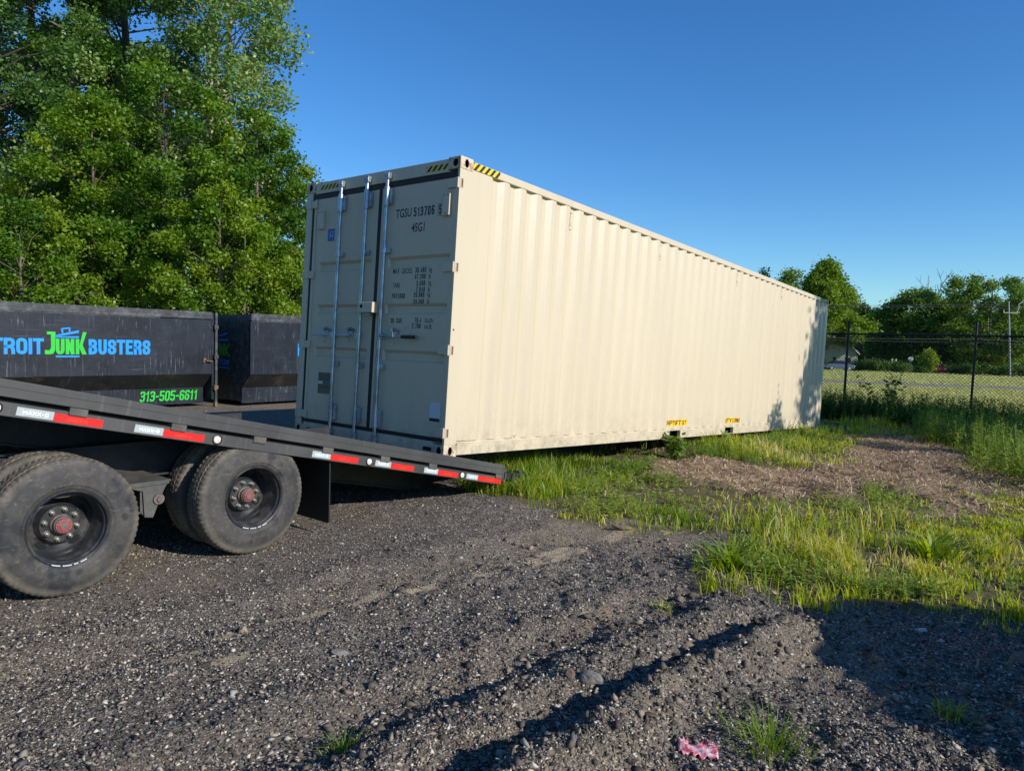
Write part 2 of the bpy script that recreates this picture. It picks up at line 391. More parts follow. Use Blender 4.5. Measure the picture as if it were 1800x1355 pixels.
def gz(x, y, fine=True):
    x = np.asarray(x, float); y = np.asarray(y, float)
    s = (x - P0.x) * YH.x + (y - P0.y) * YH.y
    r = np.hypot(x, y)
    z = -.15 * sstep(4, 12, s) * sstep(-8, -1, x - y * .3 + 4)
    z = z - .15 * sstep(11, 22, s)
    z = z - .0115 * np.clip(r - 25, 0, 105)
    near = sstep(26, 14, r)
    z = z + (fbm(x * .45, y * .45, 3, 21) - .5) * .06 * near
    if fine:
        k = sstep(16, 7, r)
        lot = 1 - grass_m(x, y)
        wheels = np.exp(-((s + 2.65) / 1.7) ** 4) * np.exp(-(((x - P0.x) * XH.x + (y - P0.y) * XH.y + .1) / .55) ** 4)
        k = k * (1 - .85 * wheels)
        d, t, L = dline(x, y, RUT1); e = sstep(0, .5, t) * sstep(L, L - .5, t); d = d + (fbm(x * 3, y * 3, 2, 31) - .5) * .12
        z = z + k * e * (-.05 * np.exp(-(d / .12) ** 2) + .135 * np.exp(-((d - .22) / .13) ** 2) * (.7 + .6 * fbm(x * 5, y * 5, 3, 33)) + .03 * np.exp(-((d + .27) / .12) ** 2))
        d, t, L = dline(x, y, RUT2); e = sstep(0, .5, t) * sstep(L, L - .7, t); d = d + (fbm(x * 3, y * 3, 2, 37) - .5) * .16
        z = z + k * e * (-.04 * np.exp(-(d / .16) ** 2) + .03 * np.exp(-((d - .3) / .14) ** 2) + .022 * np.exp(-((d + .3) / .13) ** 2))
        d, t, L = dline(x, y, RUT3); e = sstep(0, .5, t) * sstep(L, L - .5, t); d = d + (fbm(x * 2, y * 2, 2, 41) - .5) * .2
        z = z + k * e * (-.035 * np.exp(-(d / .22) ** 2) + .022 * np.exp(-((d + .38) / .15) ** 2) + .012 * np.exp(-((d - .4) / .2) ** 2))
        z = z + k * ((fbm(x * 2.6, y * 2.6, 4, 51) - .5) * .055 * (1 + .8 * (1 - lot)) + (fbm(x * 14, y * 14, 3, 57) - .5) * .022)
        rg = sstep(-1.6, .4, x) * sstep(6.4, 4.8, y) * (1 - wheels)
        z = z + k * rg * (1 - np.exp(-((x - .79) ** 2 + (y - 2.81) ** 2) / .02)) * ((np.abs(fbm(x * 7, y * 7, 4, 63) - .5) * 2) * .075 - .012)
        # soil heaps in the bare patches
        z = z + dirt_m(x, y) * (fbm(x * 1.8, y * 1.8, 4, 61) - .45) * .26 * sstep(18, 13, r)
        # flat pads for the trailer tyres
        z = z * (1 - wheels) - .018 * wheels
    # keep the soil below the container floor
    off = (x - P0.x) * XH.x + (y - P0.y) * XH.y
    under = sstep(.6, 0, off) * sstep(-3.4, -2.6, off) * sstep(-1, .5, s) * sstep(14, 12.6, s)
    lim = CT.z - .0505 * s - .03
    z = np.where(under > .3, np.minimum(z, lim), z)
    return z
def gzf(x, y): return float(gz(np.array([x]), np.array([y]))[0])

def ground():
    def axis(lo, f0, f1, hi, step, g=1.09):
        a = list(np.arange(f0, f1, step)); d = step; q = f1
        while q < hi: a.append(q); d *= g; q += d
        a.append(hi); d = step; q = f0 - step; b = []
        while q > lo: b.append(q); d *= g; q -= d
        b.append(lo); return np.array(b[::-1] + a)
    xs = axis(-1500, -4.2, 5.2, 1500, .03, 1.055); ys = axis(-300, 2.2, 8.5, 2500, .03, 1.04)
    X, Y = np.meshgrid(xs, ys); x = X.ravel(); y = Y.ravel()
    z = gz(x, y); nx, ny = len(xs), len(ys)
    i = np.arange(nx - 1)[None, :] + np.arange(ny - 1)[:, None] * nx; i = i.ravel()
    f = np.stack([i, i + 1, i + 1 + nx, i + nx], 1).ravel()
    gm = grass_m(x, y); dm = dirt_m(x, y)
    d3, t3, L3 = dline(x, y, RUT3)
    tan = np.exp(-(d3 / .5) ** 2) * sstep(.35, .62, fbm(x * 1.3, y * 1.3, 4, 71)) + .75 * sstep(.50, .68, fbm(x * .8, y * .8, 5, 77)) + .6 * sstep(-1.2, -3.2, x) * sstep(3.5, 2.4, y) * sstep(.4, .6, fbm(x * 2, y * 2, 4, 78)) + .35 * sstep(7.5, 10, y)
    d1_, t1_, L1_ = dline(x, y, RUT2)
    tan = tan + .55 * np.exp(-((d1_ + .12) / .25) ** 2)
    fld = sstep(23, 27, (x * .63 + y * .777))
    m, nt, b, out = nmat('ground_soil'); N = NT(nt); v = N.coord()
    vo = N.n('TexVoronoi'); N.l(v, vo.inputs['Vector']); vo.inputs['Scale'].default_value = 75
    cellc = N.n('SeparateColor'); N.l(vo.outputs['Color'], cellc.inputs[0])
    vo2 = N.n('TexVoronoi'); N.l(v, vo2.inputs['Vector']); vo2.inputs['Scale'].default_value = 190
    c2 = N.n('SeparateColor'); N.l(vo2.outputs['Color'], c2.inputs[0])
    gr = N.ramp(cellc.outputs[0], [(0, (.022, .020, .019)), (.5, (.150, .128, .110)), (.84, (.33, .28, .23)), (.96, (.74, .66, .54))])
    gr2 = N.ramp(c2.outputs[0], [(0, (.024, .022, .020)), (.6, (.150, .128, .110)), (.9, (.34, .29, .24)), (1, (.72, .64, .53))])
    g = N.mix(.5, gr, gr2)
    tanc = N.mix(N.noise(v, 30, 5), (.17, .135, .095), (.44, .34, .23))
    g = N.mix(N.math('MULTIPLY', N.math('MULTIPLY', N.attr('tan'), N.ramp(N.noise(v, 9, 6, .75), [(.40, .25), (.56, 1)])), .8, True), g, tanc)
    g = N.mix(N.attr('sand'), g, N.mix(N.noise(v, 60, 5, .8), (.36, .28, .18), (.62, .50, .34)))
    soil = N.mix(N.noise(v, 14, 8, .75), (.12, .085, .058), (.52, .375, .24))
    undg = N.mix(N.noise(v, 5, 6, .7), (.085, .085, .035), (.21, .175, .095))
    field = N.mix(N.ramp(N.noise(N.coord(scale=(1, 1, 1)), .12, 6, .7), [(.35, 0), (.65, 1)]), (.33, .36, .12), (.46, .45, .19))
    field = N.mix(N.math('MULTIPLY', N.noise(v, 1.4, 5, .8), .6), field, (.30, .28, .12))
    c = N.mix(N.attr('grass'), g, undg); c = N.mix(N.attr('dirt'), c, soil); c = N.mix(N.attr('field'), c, field)
    N.l(c, b.inputs['Base Color']); b.inputs['Roughness'].default_value = .9
    try: b.inputs['Specular IOR Level'].default_value = .06
    except Exception: pass
    h = N.math('ADD', N.math('MULTIPLY', vo.outputs['Distance'], -.7), N.math('MULTIPLY', N.noise(v, 60, 5, .8), 1.0))
    N.bump(h, 1.0, .016, b)
    o = np_mesh('ground', np.stack([x, y, z], 1), f, np.full(len(f) // 4, 4), m, dict(grass=gm, dirt=dm, tan=np.clip(tan, 0, 1), field=fld, sand=sand_m(x, y)), smooth=True)
    tag(o, 'dark gravel lot running into rough grass and a far field', None, None, 'structure')

SAND = [(-.55, 4.62, .16, .05), (-.86, 4.42, .13, .05), (-1.12, 4.16, .12, .045), (-1.30, 4.05, .09, .04), (-1.45, 3.86, .10, .05), (-1.60, 3.55, .14, .05), (-1.35, 3.50, .12, .04), (-.2, 4.75, .1, .05), (.95, 6.15, .22, .08), (.3, 5.35, .4, .15)]
def sand_m(x, y):
    m = 0
    for a, b_, rx, ry in SAND:
        u = (x - a) * YH.x + (y - b_) * YH.y; v = (x - a) * XH.x + (y - b_) * XH.y; m = np.maximum(m, np.exp(-((u / rx) ** 2 + (v / ry) ** 2)))
    return sstep(.16, .42, m * (.12 + 1.75 * fbm(x * 12, y * 12, 4, 81)))
ground()

def in_view(x, y, margin=.12):
    return (y > 1.6) & (np.abs(x / np.maximum(y, .1)) < .72 + margin)

# crushed stones
def stones(name, n, ylo, yhi, r0, r1, seed, mat, label, reject=.0, power=2.2, sink=.3, ingrass=.06, pts=None):
    rng = np.random.default_rng(seed)
    u = rng.random(n); y = 1 / ((1 / ylo) + u * (1 / yhi - 1 / ylo)); x = (rng.random(n) * 2 - 1) * .80 * y
    gm = grass_m(x, y); keep = (rng.random(n) > gm + .02 - ingrass); x = x[keep]; y = y[keep]; n = len(x)
    if pts: x, y = pts(); n = len(x)
    # leave bare, fine-grained lanes
    cl = fbm(x * 1.1, y * 1.1, 3, seed) + (1 if pts else 0); keep = rng.random(n) < np.clip(.30 + 2.2 * (cl - .33), .12, 1); x = x[keep]; y = y[keep]; n = len(x)
    keep = rng.random(n) > sand_m(x, y) * .72; x = x[keep]; y = y[keep]; n = len(x)
    z = gz(x, y)
    r = r0 + (r1 - r0) * rng.random(n) ** power
    base = np.array([[1, 0, 0], [0, 1, 0], [-1, 0, 0], [0, -1, 0], [0, 0, 1], [0, 0, -1]], float)
    V = base[None] * (1 + rng.normal(0, .26, (n, 6, 3))) + rng.normal(0, .36, (n, 6, 3))
    V *= (np.array([1, 1, .62])[None, None] * (.75 + .6 * rng.random((n, 1, 3))))
    a = rng.random(n) * 2 * PI; ca, sa = np.cos(a), np.sin(a)
    Vx = V[..., 0] * ca[:, None] - V[..., 1] * sa[:, None]; Vy = V[..., 0] * sa[:, None] + V[..., 1] * ca[:, None]
    P = np.stack([x[:, None] + Vx * r[:, None], y[:, None] + Vy * r[:, None], z[:, None] + V[..., 2] * r[:, None] + r[:, None] * sink], 2)
    F = np.array([[0, 1, 4], [1, 2, 4], [2, 3, 4], [3, 0, 4], [1, 0, 5], [2, 1, 5], [3, 2, 5], [0, 3, 5]])
    f = (F[None] + (np.arange(n) * 6)[:, None, None]).ravel()
    hue = np.repeat(rng.random(n), 6)
    o = np_mesh(name, P.reshape(-1, 3), f, np.full(n * 8, 3), mat, dict(hue=hue))
    tag(o, label, 'gravel', None, 'stuff'); return o
def stone_mat(name, stops):
    m, nt, b, out = nmat(name); N = NT(nt)
    c = N.ramp(N.attr('hue'), stops)
    c = N.mix(N.noise(N.coord(), 120, 3), c, N.mix(.5, c, (.05, .045, .04)), 'MIX')
    N.l(c, b.inputs['Base Color']); b.inputs['Roughness'].default_value = .75; b.inputs['Specular IOR Level'].default_value = .22; return m
SM = stone_mat('crushed_stone', [(0, (.026, .024, .023)), (.30, (.095, .085, .077)), (.60, (.225, .195, .165)), (.80, (.385, .308, .225)), (.92, (.62, .53, .41)), (1, (.84, .76, .63))])
SM2 = stone_mat('pale_stone', [(0, (.10, .095, .09)), (.4, (.19, .175, .16)), (.7, (.32, .28, .22)), (1, (.62, .60, .54))])
stones('gravel', 210000, 2.2, 12, .0026, .0075, 5, SM, 'fine dark crushed gravel covering the lot', power=1.7)
stones('gravel', 52000, 2.2, 18, .0055, .0125, 6, SM, 'coarser grey chips lying over the fine gravel', power=2.4)
def clods():
    rng = np.random.default_rng(77); n = 8000; x = -.9 + 5.2 * rng.random(n); y = 2.3 + 3.6 * rng.random(n) ** 1.2
    d, t, L = dline(x, y, RUT1); d2, t2, L2 = dline(x, y, RUT2); w = .16 + .8 * np.exp(-((d - .2) / .22) ** 2) + .6 * np.exp(-((d2 - .1) / .3) ** 2); k = (rng.random(n) < w) & (grass_m(x, y) < .3) & (np.hypot(x - .79, y - 2.81) > .15) & (np.hypot(x - 1.1, y - 2.86) > .1) & (np.hypot(x - .4, y - 3.3) > .1); return x[k], y[k]
SM3 = stone_mat('dark_clods', [(0, (.05, .041, .034)), (.5, (.165, .13, .10)), (.85, (.29, .225, .16)), (1, (.46, .37, .27))])
stones('gravel', 0, 2.2, 12, .006, .026, 8, SM3, 'dark crumbly clods piled along the wheel ruts', power=2.6, pts=clods)
stones('gravel', 650, 2.2, 12, .010, .024, 7, SM2, 'scattered pale pebbles and broken lumps on the gravel', power=2.5)

# ------------------------------------------------------------------ plants in bulk
def blades(name, x, y, h, w, lean, hue, mat, z=None, curl=.5, seed=0):
    rng = np.random.default_rng(seed); n = len(x)
    if z is None: z = gz(x, y)
    a = rng.random(n) * 2 * PI; dx, dy = np.cos(a), np.sin(a); b = a + PI / 2 + rng.normal(0, .5, n); wx, wy = np.cos(b) * w, np.sin(b) * w
    l1 = lean * h * .35; l2 = lean * h
    P = np.zeros((n, 5, 3))
    P[:, 0] = np.stack([x - wx, y - wy, z - .02], 1); P[:, 1] = np.stack([x + wx, y + wy, z - .02], 1)
    mx = x + dx * l1; my = y + dy * l1; mz = z + h * .55
    P[:, 2] = np.stack([mx + wx * .8, my + wy * .8, mz], 1); P[:, 3] = np.stack([mx - wx * .8, my - wy * .8, mz], 1)
    P[:, 4] = np.stack([x + dx * l2, y + dy * l2, z + h * (1 - curl * lean * .5)], 1)
    i0 = (np.arange(n) * 5)[:, None]
    f = np.concatenate([i0 + np.array([[0, 1, 2, 3]]), i0 + np.array([[3, 2, 4]])], 1).ravel()
    sz = np.tile([4, 3], n)
    hh = np.repeat(hue, 5)
    hh = hh.reshape(-1, 5); hh[:, 4] = np.clip(hh[:, 4] + .08, 0, 1)
    return np_mesh(name, P.reshape(-1, 3), f, sz, mat, dict(hue=hh.ravel()))
M['grass'] = leaf_mat('grass_blades', [(.06, .15, .015), (.18, .31, .028), (.38, .45, .042), (.56, .55, .10), (.70, .60, .33)], .5, .45)
M['straw'] = leaf_mat('dry_straw', [(.20, .13, .08), (.36, .25, .15), (.52, .39, .25), (.70, .57, .40)], .15, .8)
M['weed'] = leaf_mat('weed_leaves', [(.040, .10, .016), (.10, .20, .028), (.21, .32, .045), (.38, .44, .09)], .38, .5)

M['field_grass'] = leaf_mat('field_grass_blades', [(.20, .26, .06), (.34, .40, .10), (.46, .48, .15), (.56, .54, .21), (.60, .56, .28)], .4, .6)
def shelf(x, y):      # distance past the fence line (positive beyond)
    return (x - 9.4) * .63 + (y - 20.4) * .777
def grass_field():
    rng = np.random.default_rng(11)
    n = 440000
    u = rng.random(n); y = 4.0 * (26 / 4.0) ** (u ** 1.25); x = (rng.random(n) * 1.62 - .12) * y * .80 + rng.normal(0, .02, n)
    # clumping
    ca = rng.random(n) * 2 * PI; cr = np.abs(rng.normal(0, .05, n)); cell = .17
    k = rng.random(n) < .6
    gx = np.where(k, (np.floor(x / cell) + .5 + (_h(np.floor(x / cell).astype(np.int64), np.floor(y / cell).astype(np.int64), 1, 3) - .5)) * cell + np.cos(ca) * cr, x)
    gy = np.where(k, (np.floor(y / cell) + .5 + (_h(np.floor(x / cell).astype(np.int64), np.floor(y / cell).astype(np.int64), 2, 5) - .5)) * cell + np.sin(ca) * cr, y)
    x, y = gx, gy
    g = grass_m(x, y); d = dirt_m(x, y)
    patch = fbm(x * .9, y * .9, 4, 91)
    bare = sstep(.53, .43, patch) * sstep(.0, 1.0, x - .3)
    dsp = dline(x, y, [(1.7, 6.0), (2.9, 5.6), (3.9, 5.5)])[0]; bare = np.maximum(bare, np.exp(-(dsp / .28) ** 2))
    edge = sdpoly(x, y, GRASS) + (fbm(x * 1.7, y * 1.7, 4, 3) - .5) * 1.0; left = sstep(1.2, .2, x)
    pr = g * (1 - .97 * d) * (1 - .9 * bare) * np.clip(.22 + .78 * sstep(.1, 1.1, edge) + .5 * left, 0, 1) * (.12 + .88 * sstep(.36, .54, fbm(x * 3.2, y * 3.2, 3, 131)))
    off = (x - P0.x) * XH.x + (y - P0.y) * XH.y; s = (x - P0.x) * YH.x + (y - P0.y) * YH.y
    pr = pr * np.where((off < -.9) & (s > 0) & (s < 12.4), 0, 1)
    pr = pr * (shelf(x, y) < .6)
    keep = rng.random(n) < pr; x, y = x[keep], y[keep]; patch = patch[keep]; edge = edge[keep]; left = left[keep]; n = len(x); s = s[keep]; off = off[keep]
    tall = fbm(x * .7, y * .7, 3, 95)
    h = (.04 + .19 * rng.random(n) ** 1.4) * (.4 + 1.3 * sstep(.3, .7, tall))
    near_c = np.exp(-((off - .15) / .5) ** 2) * (s > 0) * (s < 13)
    lim = np.where((off < .12) & (s < 12.4) & (s > -1), CT.z - .05 * s - gz(x, y) - .03, 9)
    dn = np.maximum(sdpoly(x, y, DIRT_A), sdpoly(x, y, DIRT_B)); h = h * (1 - .6 * sstep(-1.0, -.2, dn)); h = h * np.clip(.6 + .4 * sstep(0, 1.0, edge) + .4 * left, 0, 1); h = h * (1 + .25 * near_c); h = np.minimum(h, np.maximum(lim, .02))
    near_t = np.exp(-((s - .9) / .7) ** 2) * np.exp(-((off - .3) / .5) ** 2)
    h *= 1 - .3 * near_t
    gren = np.exp(-((x - .6) / 2.2) ** 2 - ((y - 8.2) / 2.0) ** 2)
    hue = np.clip(.58 - .30 * gren + (fbm(x * 1.3, y * 1.3, 3, 99) - .5) * .75 + rng.normal(0, .12, n), 0, 1)
    dry = rng.random(n) < .07; hue = np.where(dry, .9 + .1 * rng.random(n), hue)
    w = (.0018 + .0028 * rng.random(n)) * (1 + np.hypot(x, y) / 12)
    o = blades('grass', x, y, h, w, .15 + .7 * rng.random(n), hue, M['grass'], seed=1)
    tag(o, 'rough yellow green grass growing beside the container', 'grass', None, 'stuff')
grass_field()

def field_grass():
    rng = np.random.default_rng(12); n = 230000
    y = 18 * (104 / 18) ** (rng.random(n) ** 1.1); x = y * (.25 + .75 * rng.random(n)); k = shelf(x, y) > .4; k &= ~((y > 47) & (y < 58) & (np.abs(y - (58 - (x + 60) * .0342 - 3.4)) < 3.7)); x, y = x[k], y[k]; n = len(x)
    hue = np.clip(.66 + (fbm(x * .5, y * .5, 3, 7) - .5) * .5 + rng.normal(0, .08, n), 0, 1)
    o = blades('field_grass', x, y, (.03 + .07 * rng.random(n)) * (1 + y / 60), (.010 + .008 * rng.random(n)) * (.5 + y / 22), .6 * rng.random(n), hue, M['field_grass'], seed=2)
    tag(o, 'short pale mown grass beyond the chain link fence', 'grass', None, 'stuff')
field_grass()

def straw():
    rng = np.random.default_rng(13); n = 60000
    x = 1 + rng.random(n) * 8.5; y = 5 + rng.random(n) * 11.5; d = dirt_m(x, y); g = grass_m(x, y)
    keep = rng.random(n) < np.clip(d * .8 + g * .12, 0, 1); x, y = x[keep], y[keep]; n = len(x)
    z = gz(x, y) + .006 + rng.random(n) * .02; L = .03 + .11 * rng.random(n); a = rng.random(n) * PI; w = .0025 + .004 * rng.random(n)
    dx, dy = np.cos(a) * L / 2, np.sin(a) * L / 2; px, py = -np.sin(a) * w, np.cos(a) * w; tl = rng.normal(0, .015, n)
    P = np.stack([np.stack([x - dx - px, y - dy - py, z - tl], 1), np.stack([x + dx - px, y + dy - py, z + tl], 1), np.stack([x + dx + px, y + dy + py, z + tl], 1), np.stack([x - dx + px, y - dy + py, z - tl + .004], 1)], 1)
    o = np_mesh('straw', P.reshape(-1, 3), np.arange(n * 4), np.full(n, 4), M['straw'], dict(hue=np.repeat(rng.random(n), 4)))
    tag(o, 'dry straw and wood chips littering the bare soil', 'straw', None, 'stuff')
straw()

def weeds(name, n_st, region, hmin, hmax, leaf, label, seed, nl=16, hue0=.35):
    """upright leafy stems: narrow leaves up each stem"""
    rng = np.random.default_rng(seed); pts = region(rng, n_st); x, y = pts; n = len(x); z = gz(x, y)
    H = hmin + (hmax - hmin) * rng.random(n)
    N_ = n * nl; si = np.repeat(np.arange(n), nl); t = .12 + .88 * rng.random(N_); a = rng.random(N_) * 2 * PI
    lx = rng.normal(0, .12, n); ly = rng.normal(0, .12, n)
    bx = x[si] + lx[si] * H[si] * t ** 1.5; by = y[si] + ly[si] * H[si] * t ** 1.5; bz = z[si] + H[si] * t
    L = leaf * (.6 + .7 * rng.random(N_)) * (1.15 - .6 * t); dx, dy = np.cos(a), np.sin(a); el = rng.normal(.35, .4, N_)
    ex, ey, ez = dx * np.cos(el), dy * np.cos(el), np.sin(el); w = L * .16
    px, py = -dy * w, dx * w
    P = np.zeros((N_, 4, 3))
    P[:, 0] = np.stack([bx, by, bz], 1); P[:, 1] = np.stack([bx + ex * L * .45 + px, by + ey * L * .45 + py, bz + ez * L * .5], 1)
    P[:, 2] = np.stack([bx + ex * L, by + ey * L, bz + ez * L * .6], 1); P[:, 3] = np.stack([bx + ex * L * .45 - px, by + ey * L * .45 - py, bz + ez * L * .5], 1)
    hue = np.clip(hue0 + rng.normal(0, .18, N_) + (fbm(x * .8, y * .8, 3, seed)[si] - .5) * .5, 0, 1)
    # stems
    S = np.zeros((n, 4, 3)); tx, ty = x + lx * H, y + ly * H
    S[:, 0] = np.stack([x - .003, y, z], 1); S[:, 1] = np.stack([x + .003, y, z], 1); S[:, 2] = np.stack([tx + .002, ty, z + H], 1); S[:, 3] = np.stack([tx - .002, ty, z + H], 1)
    V = np.concatenate([P.reshape(-1, 3), S.reshape(-1, 3)]); o = np_mesh(name, V, np.arange(len(V)), np.full(len(V) // 4, 4), M['weed'], dict(hue=np.concatenate([np.repeat(hue, 4), np.full(n * 4, .5)])))
    return tag(o, label, 'weeds', None, 'stuff')
FD = Vector((.777, -.629, 0))
def reg_fence(rng, n):
    t = rng.random(n) * 11 - 3.2; o = rng.normal(-.55, .75, n); return (9.4 + FD.x * t + .63 * o, 20.4 + FD.y * t + .777 * o)
weeds('weeds', 2600, reg_fence, .25, .82, .13, 'dark green waist high weeds along the foot of the fence', 21, 26, .22)
def reg_right(rng, n):
    x = rng.random(n) * 5 + 6.2; y = rng.random(n) * 10 + 8.5; k = (dirt_m(x, y) < .2) & (x / y > .56); return x[k], y[k]
weeds('weeds', 3200, reg_right, .2, .7, .10, 'sunlit yellow green weeds at the right edge of the clearing', 22, 22, .75)
def reg_cont(rng, n):
    s = 2.6 + rng.random(n) * 9; o = .25 + np.abs(rng.normal(0, .5, n)); x = P0.x + YH.x * s + XH.x * o; y = P0.y + YH.y * s + XH.y * o; k = dirt_m(x, y) < .3; return x[k], y[k]
weeds('weeds', 900, reg_cont, .06, .24, .07, 'low broad leaved weeds along the container bottom rail', 23, 14, .5)

def reg_grass(rng, n):
    y = 4.6 + 9 * rng.random(n) ** 1.4; x = y * (-.05 + .80 * rng.random(n)); k = (grass_m(x, y) > .5) & (dirt_m(x, y) < .3) & (rng.random(n) < sstep(.42, .62, fbm(x * 1.1, y * 1.1, 3, 123))); x, y = x[k], y[k]; o = (x - P0.x) * XH.x + (y - P0.y) * XH.y; k = o > .1; return x[k], y[k]
weeds('weeds', 5200, reg_grass, .05, .20, .065, 'small broad leaved weeds mixed through the rough grass', 24, 15, .78)
# single plants
def tuft(label, x, y, n, h, w, hue, seed, spread=.06, cat='grass tuft', nm='grass_tuft'):
    rng = np.random.default_rng(seed); a = rng.random(n) * 2 * PI; r = np.abs(rng.normal(0, spread, n))
    xx, yy = np.cos(a) * r, np.sin(a) * r; z0 = gz(x + xx, y + yy) - gzf(x, y)
    o = blades(nm, xx, yy, h * (.4 + .6 * rng.random(n)), w * (.6 + .8 * rng.random(n)), .5 + 1.1 * rng.random(n), np.clip(hue + rng.normal(0, .1, n), 0, 1), M['grass'], z=z0, seed=seed)
    o.location = (x, y, gzf(x, y)); tag(o, label, cat); return o
tuft('small green grass tuft alone on the open gravel at the bottom of the picture', -.62, 2.76, 70, .085, .0022, .18, 1, .03)
tuft('large pale green grass tuft behind the red wrapper', 1.10, 2.86, 200, .13, .0022, .28, 2, .085)
tuft('dark green dock plant with broad blades at the gravel edge', 1.64, 5.15, 130, .26, .012, .32, 3, .12, 'plant', 'dock_plant')
tuft('second broad bladed dock plant further right in the grass', 3.38, 5.62, 110, .27, .013, .34, 4, .12, 'plant', 'dock_plant')
tuft('tiny green sprout between the two wheel ruts', .98, 4.38, 26, .07, .004, .45, 5, .03)
tuft('grass clump rooted beside the end of the trailer tail', -.02, 7.55, 170, .26, .003, .15, 6, .10)
tuft('shaded grass tuft in the dark gravel of the lower right corner', 2.02, 3.15, 60, .09, .003, .3, 7, .05)

# rocks
def rock(label, x, y, sx, sy, sz, seed, mat, rz=0):
    bm = bmesh.new(); bmesh.ops.create_icosphere(bm, subdivisions=3, radius=1); r = random.Random(seed)
    pl = [(Vector((r.gauss(0, 1), r.gauss(0, 1), r.gauss(0, 1))).normalized(), .55 + .3 * r.random()) for _ in range(14)]
    for v in bm.verts:
        for nrm, d in pl:
            k = v.co.dot(nrm)
            if k > d: v.co -= nrm * (k - d)
        v.co += Vector((r.gauss(0, .015), r.gauss(0, .015), r.gauss(0, .015)))
        v.co = Vector((v.co.x * sx, v.co.y * sy, v.co.z * sz))
    me = bpy.data.meshes.new('rock'); bm.to_mesh(me); bm.free(); me.materials.append(mat)
    o = bpy.data.objects.new('rock', me); COL.objects.link(o); o.location = (x, y, gzf(x, y) + sz * .35); o.rotation_euler = (r.uniform(-.2, .2), r.uniform(-.2, .2), rz)
    tag(o, label, 'rock', 'loose rocks on the gravel')
RK = simple('rock_grey', (.20, .185, .165), .85, var=.35, sc=25, bump=.8)
RK2 = simple('rock_tan', (.31, .25, .17), .85, var=.3, sc=25, bump=.8)
RK3 = simple('rock_brown', (.17, .12, .09), .85, var=.3, sc=25, bump=.8)
rock('grey angular rock, the larger of the pair beside the rut', .415, 3.30, .062, .05, .042, 1, RK)
rock('brown upright rock, the smaller of the pair beside the rut', .31, 3.27, .032, .03, .038, 2, RK3)
rock('flat pale grey slab half sunk in the gravel', -.84, 3.62, .055, .035, .018, 3, RK, .3)
rock('square tan lump among the sandy streaks in the gravel', -1.44, 3.88, .035, .035, .028, 6, RK2)
rock('dark rough lump in the shadow of the lower right corner', 2.72, 3.72, .07, .055, .035, 7, RK3, .2)
rock('small white stone standing out in the shadow', 2.42, 4.10, .035, .025, .02, 9, simple('rock_white', (.42, .42, .42), .8, var=.2))
rock('brown clod at the corner where grass meets gravel', 1.02, 6.28, .13, .05, .025, 10, RK3, .3)
rock('small orange tan pebble below the trailer tail', .02, 6.86, .03, .022, .02, 11, RK2)

def wrapper():
    rng = random.Random(4); nx, ny = 14, 8; vs = []; x0, y0 = .79, 2.81; g = gzf(x0, y0) + .022
    for j in range(ny + 1):
        for i in range(nx + 1):
            u, v = i / nx - .5, j / ny - .5
            z = .005 * math.sin(u * 15 + v * 7) + .004 * math.sin(v * 17 - u * 5) + rng.uniform(-.0015, .0015)
            notch = .016 * math.sin(i * 2.1) * (1 if j in (0, ny) else 0)
            vs.append((u * .155, v * .085 + notch - .02 * u, z))
    fs = [(j * (nx + 1) + i, j * (nx + 1) + i + 1, (j + 1) * (nx + 1) + i + 1, (j + 1) * (nx + 1) + i) for j in range(ny) for i in range(nx) if not (j >= ny - 2 and 4 <= i <= 6)]
    m, nt, b, out = nmat('red_foil'); N = NT(nt)
    N.l(N.mix(N.ramp(N.noise(N.coord(), 34, 4, .7), [(.45, 0), (.58, 1)]), (.58, .10, .14), (.72, .55, .55)), b.inputs['Base Color']); b.inputs['Roughness'].default_value = .35
    o = MB().add(vs, fs).build('wrapper', m, smooth=True); o.location = (x0, y0, g); o.rotation_euler = (.22, .0, -.12)
    sm = o.modifiers.new('thickness', 'SOLIDIFY'); sm.thickness = .001
    tag(o, 'crumpled pink and red wrapper lying on the gravel', 'wrapper')
wrapper()

# ------------------------------------------------------------------ lettering
DEPS = None
def text_mesh(body, x0, x1, z0, z1, to3, mat, name, parent, bold=0.0, kind=None):
    """built-in font, fitted into the box x0..x1, z0..z1; to3(x, z) gives the 3-D point"""
    cu = bpy.data.curves.new('t', 'FONT'); cu.body = body; cu.offset = bold; cu.resolution_u = 3
    ob = bpy.data.objects.new('t', cu); COL.objects.link(ob)
    dg = bpy.context.evaluated_depsgraph_get(); me0 = bpy.data.meshes.new_from_object(ob.evaluated_get(dg))
    bpy.data.objects.remove(ob)
    xs = [v.co.x for v in me0.vertices]; ys = [v.co.y for v in me0.vertices]
    ax, bx, ay, by = min(xs), max(xs), min(ys), max(ys)
    if x1 is None: x1 = x0 + (bx - ax) * (z1 - z0) / (by - ay)
    vs = [((v.co.x - ax) / (bx - ax) * (x1 - x0) + x0, (v.co.y - ay) / (by - ay) * (z1 - z0) + z0) for v in me0.vertices]
    fs = [tuple(p.vertices) for p in me0.polygons]; bpy.data.meshes.remove(me0)
    return MB().add([to3(*p) for p in vs], fs).build(name, mat, parent, recalc=False)

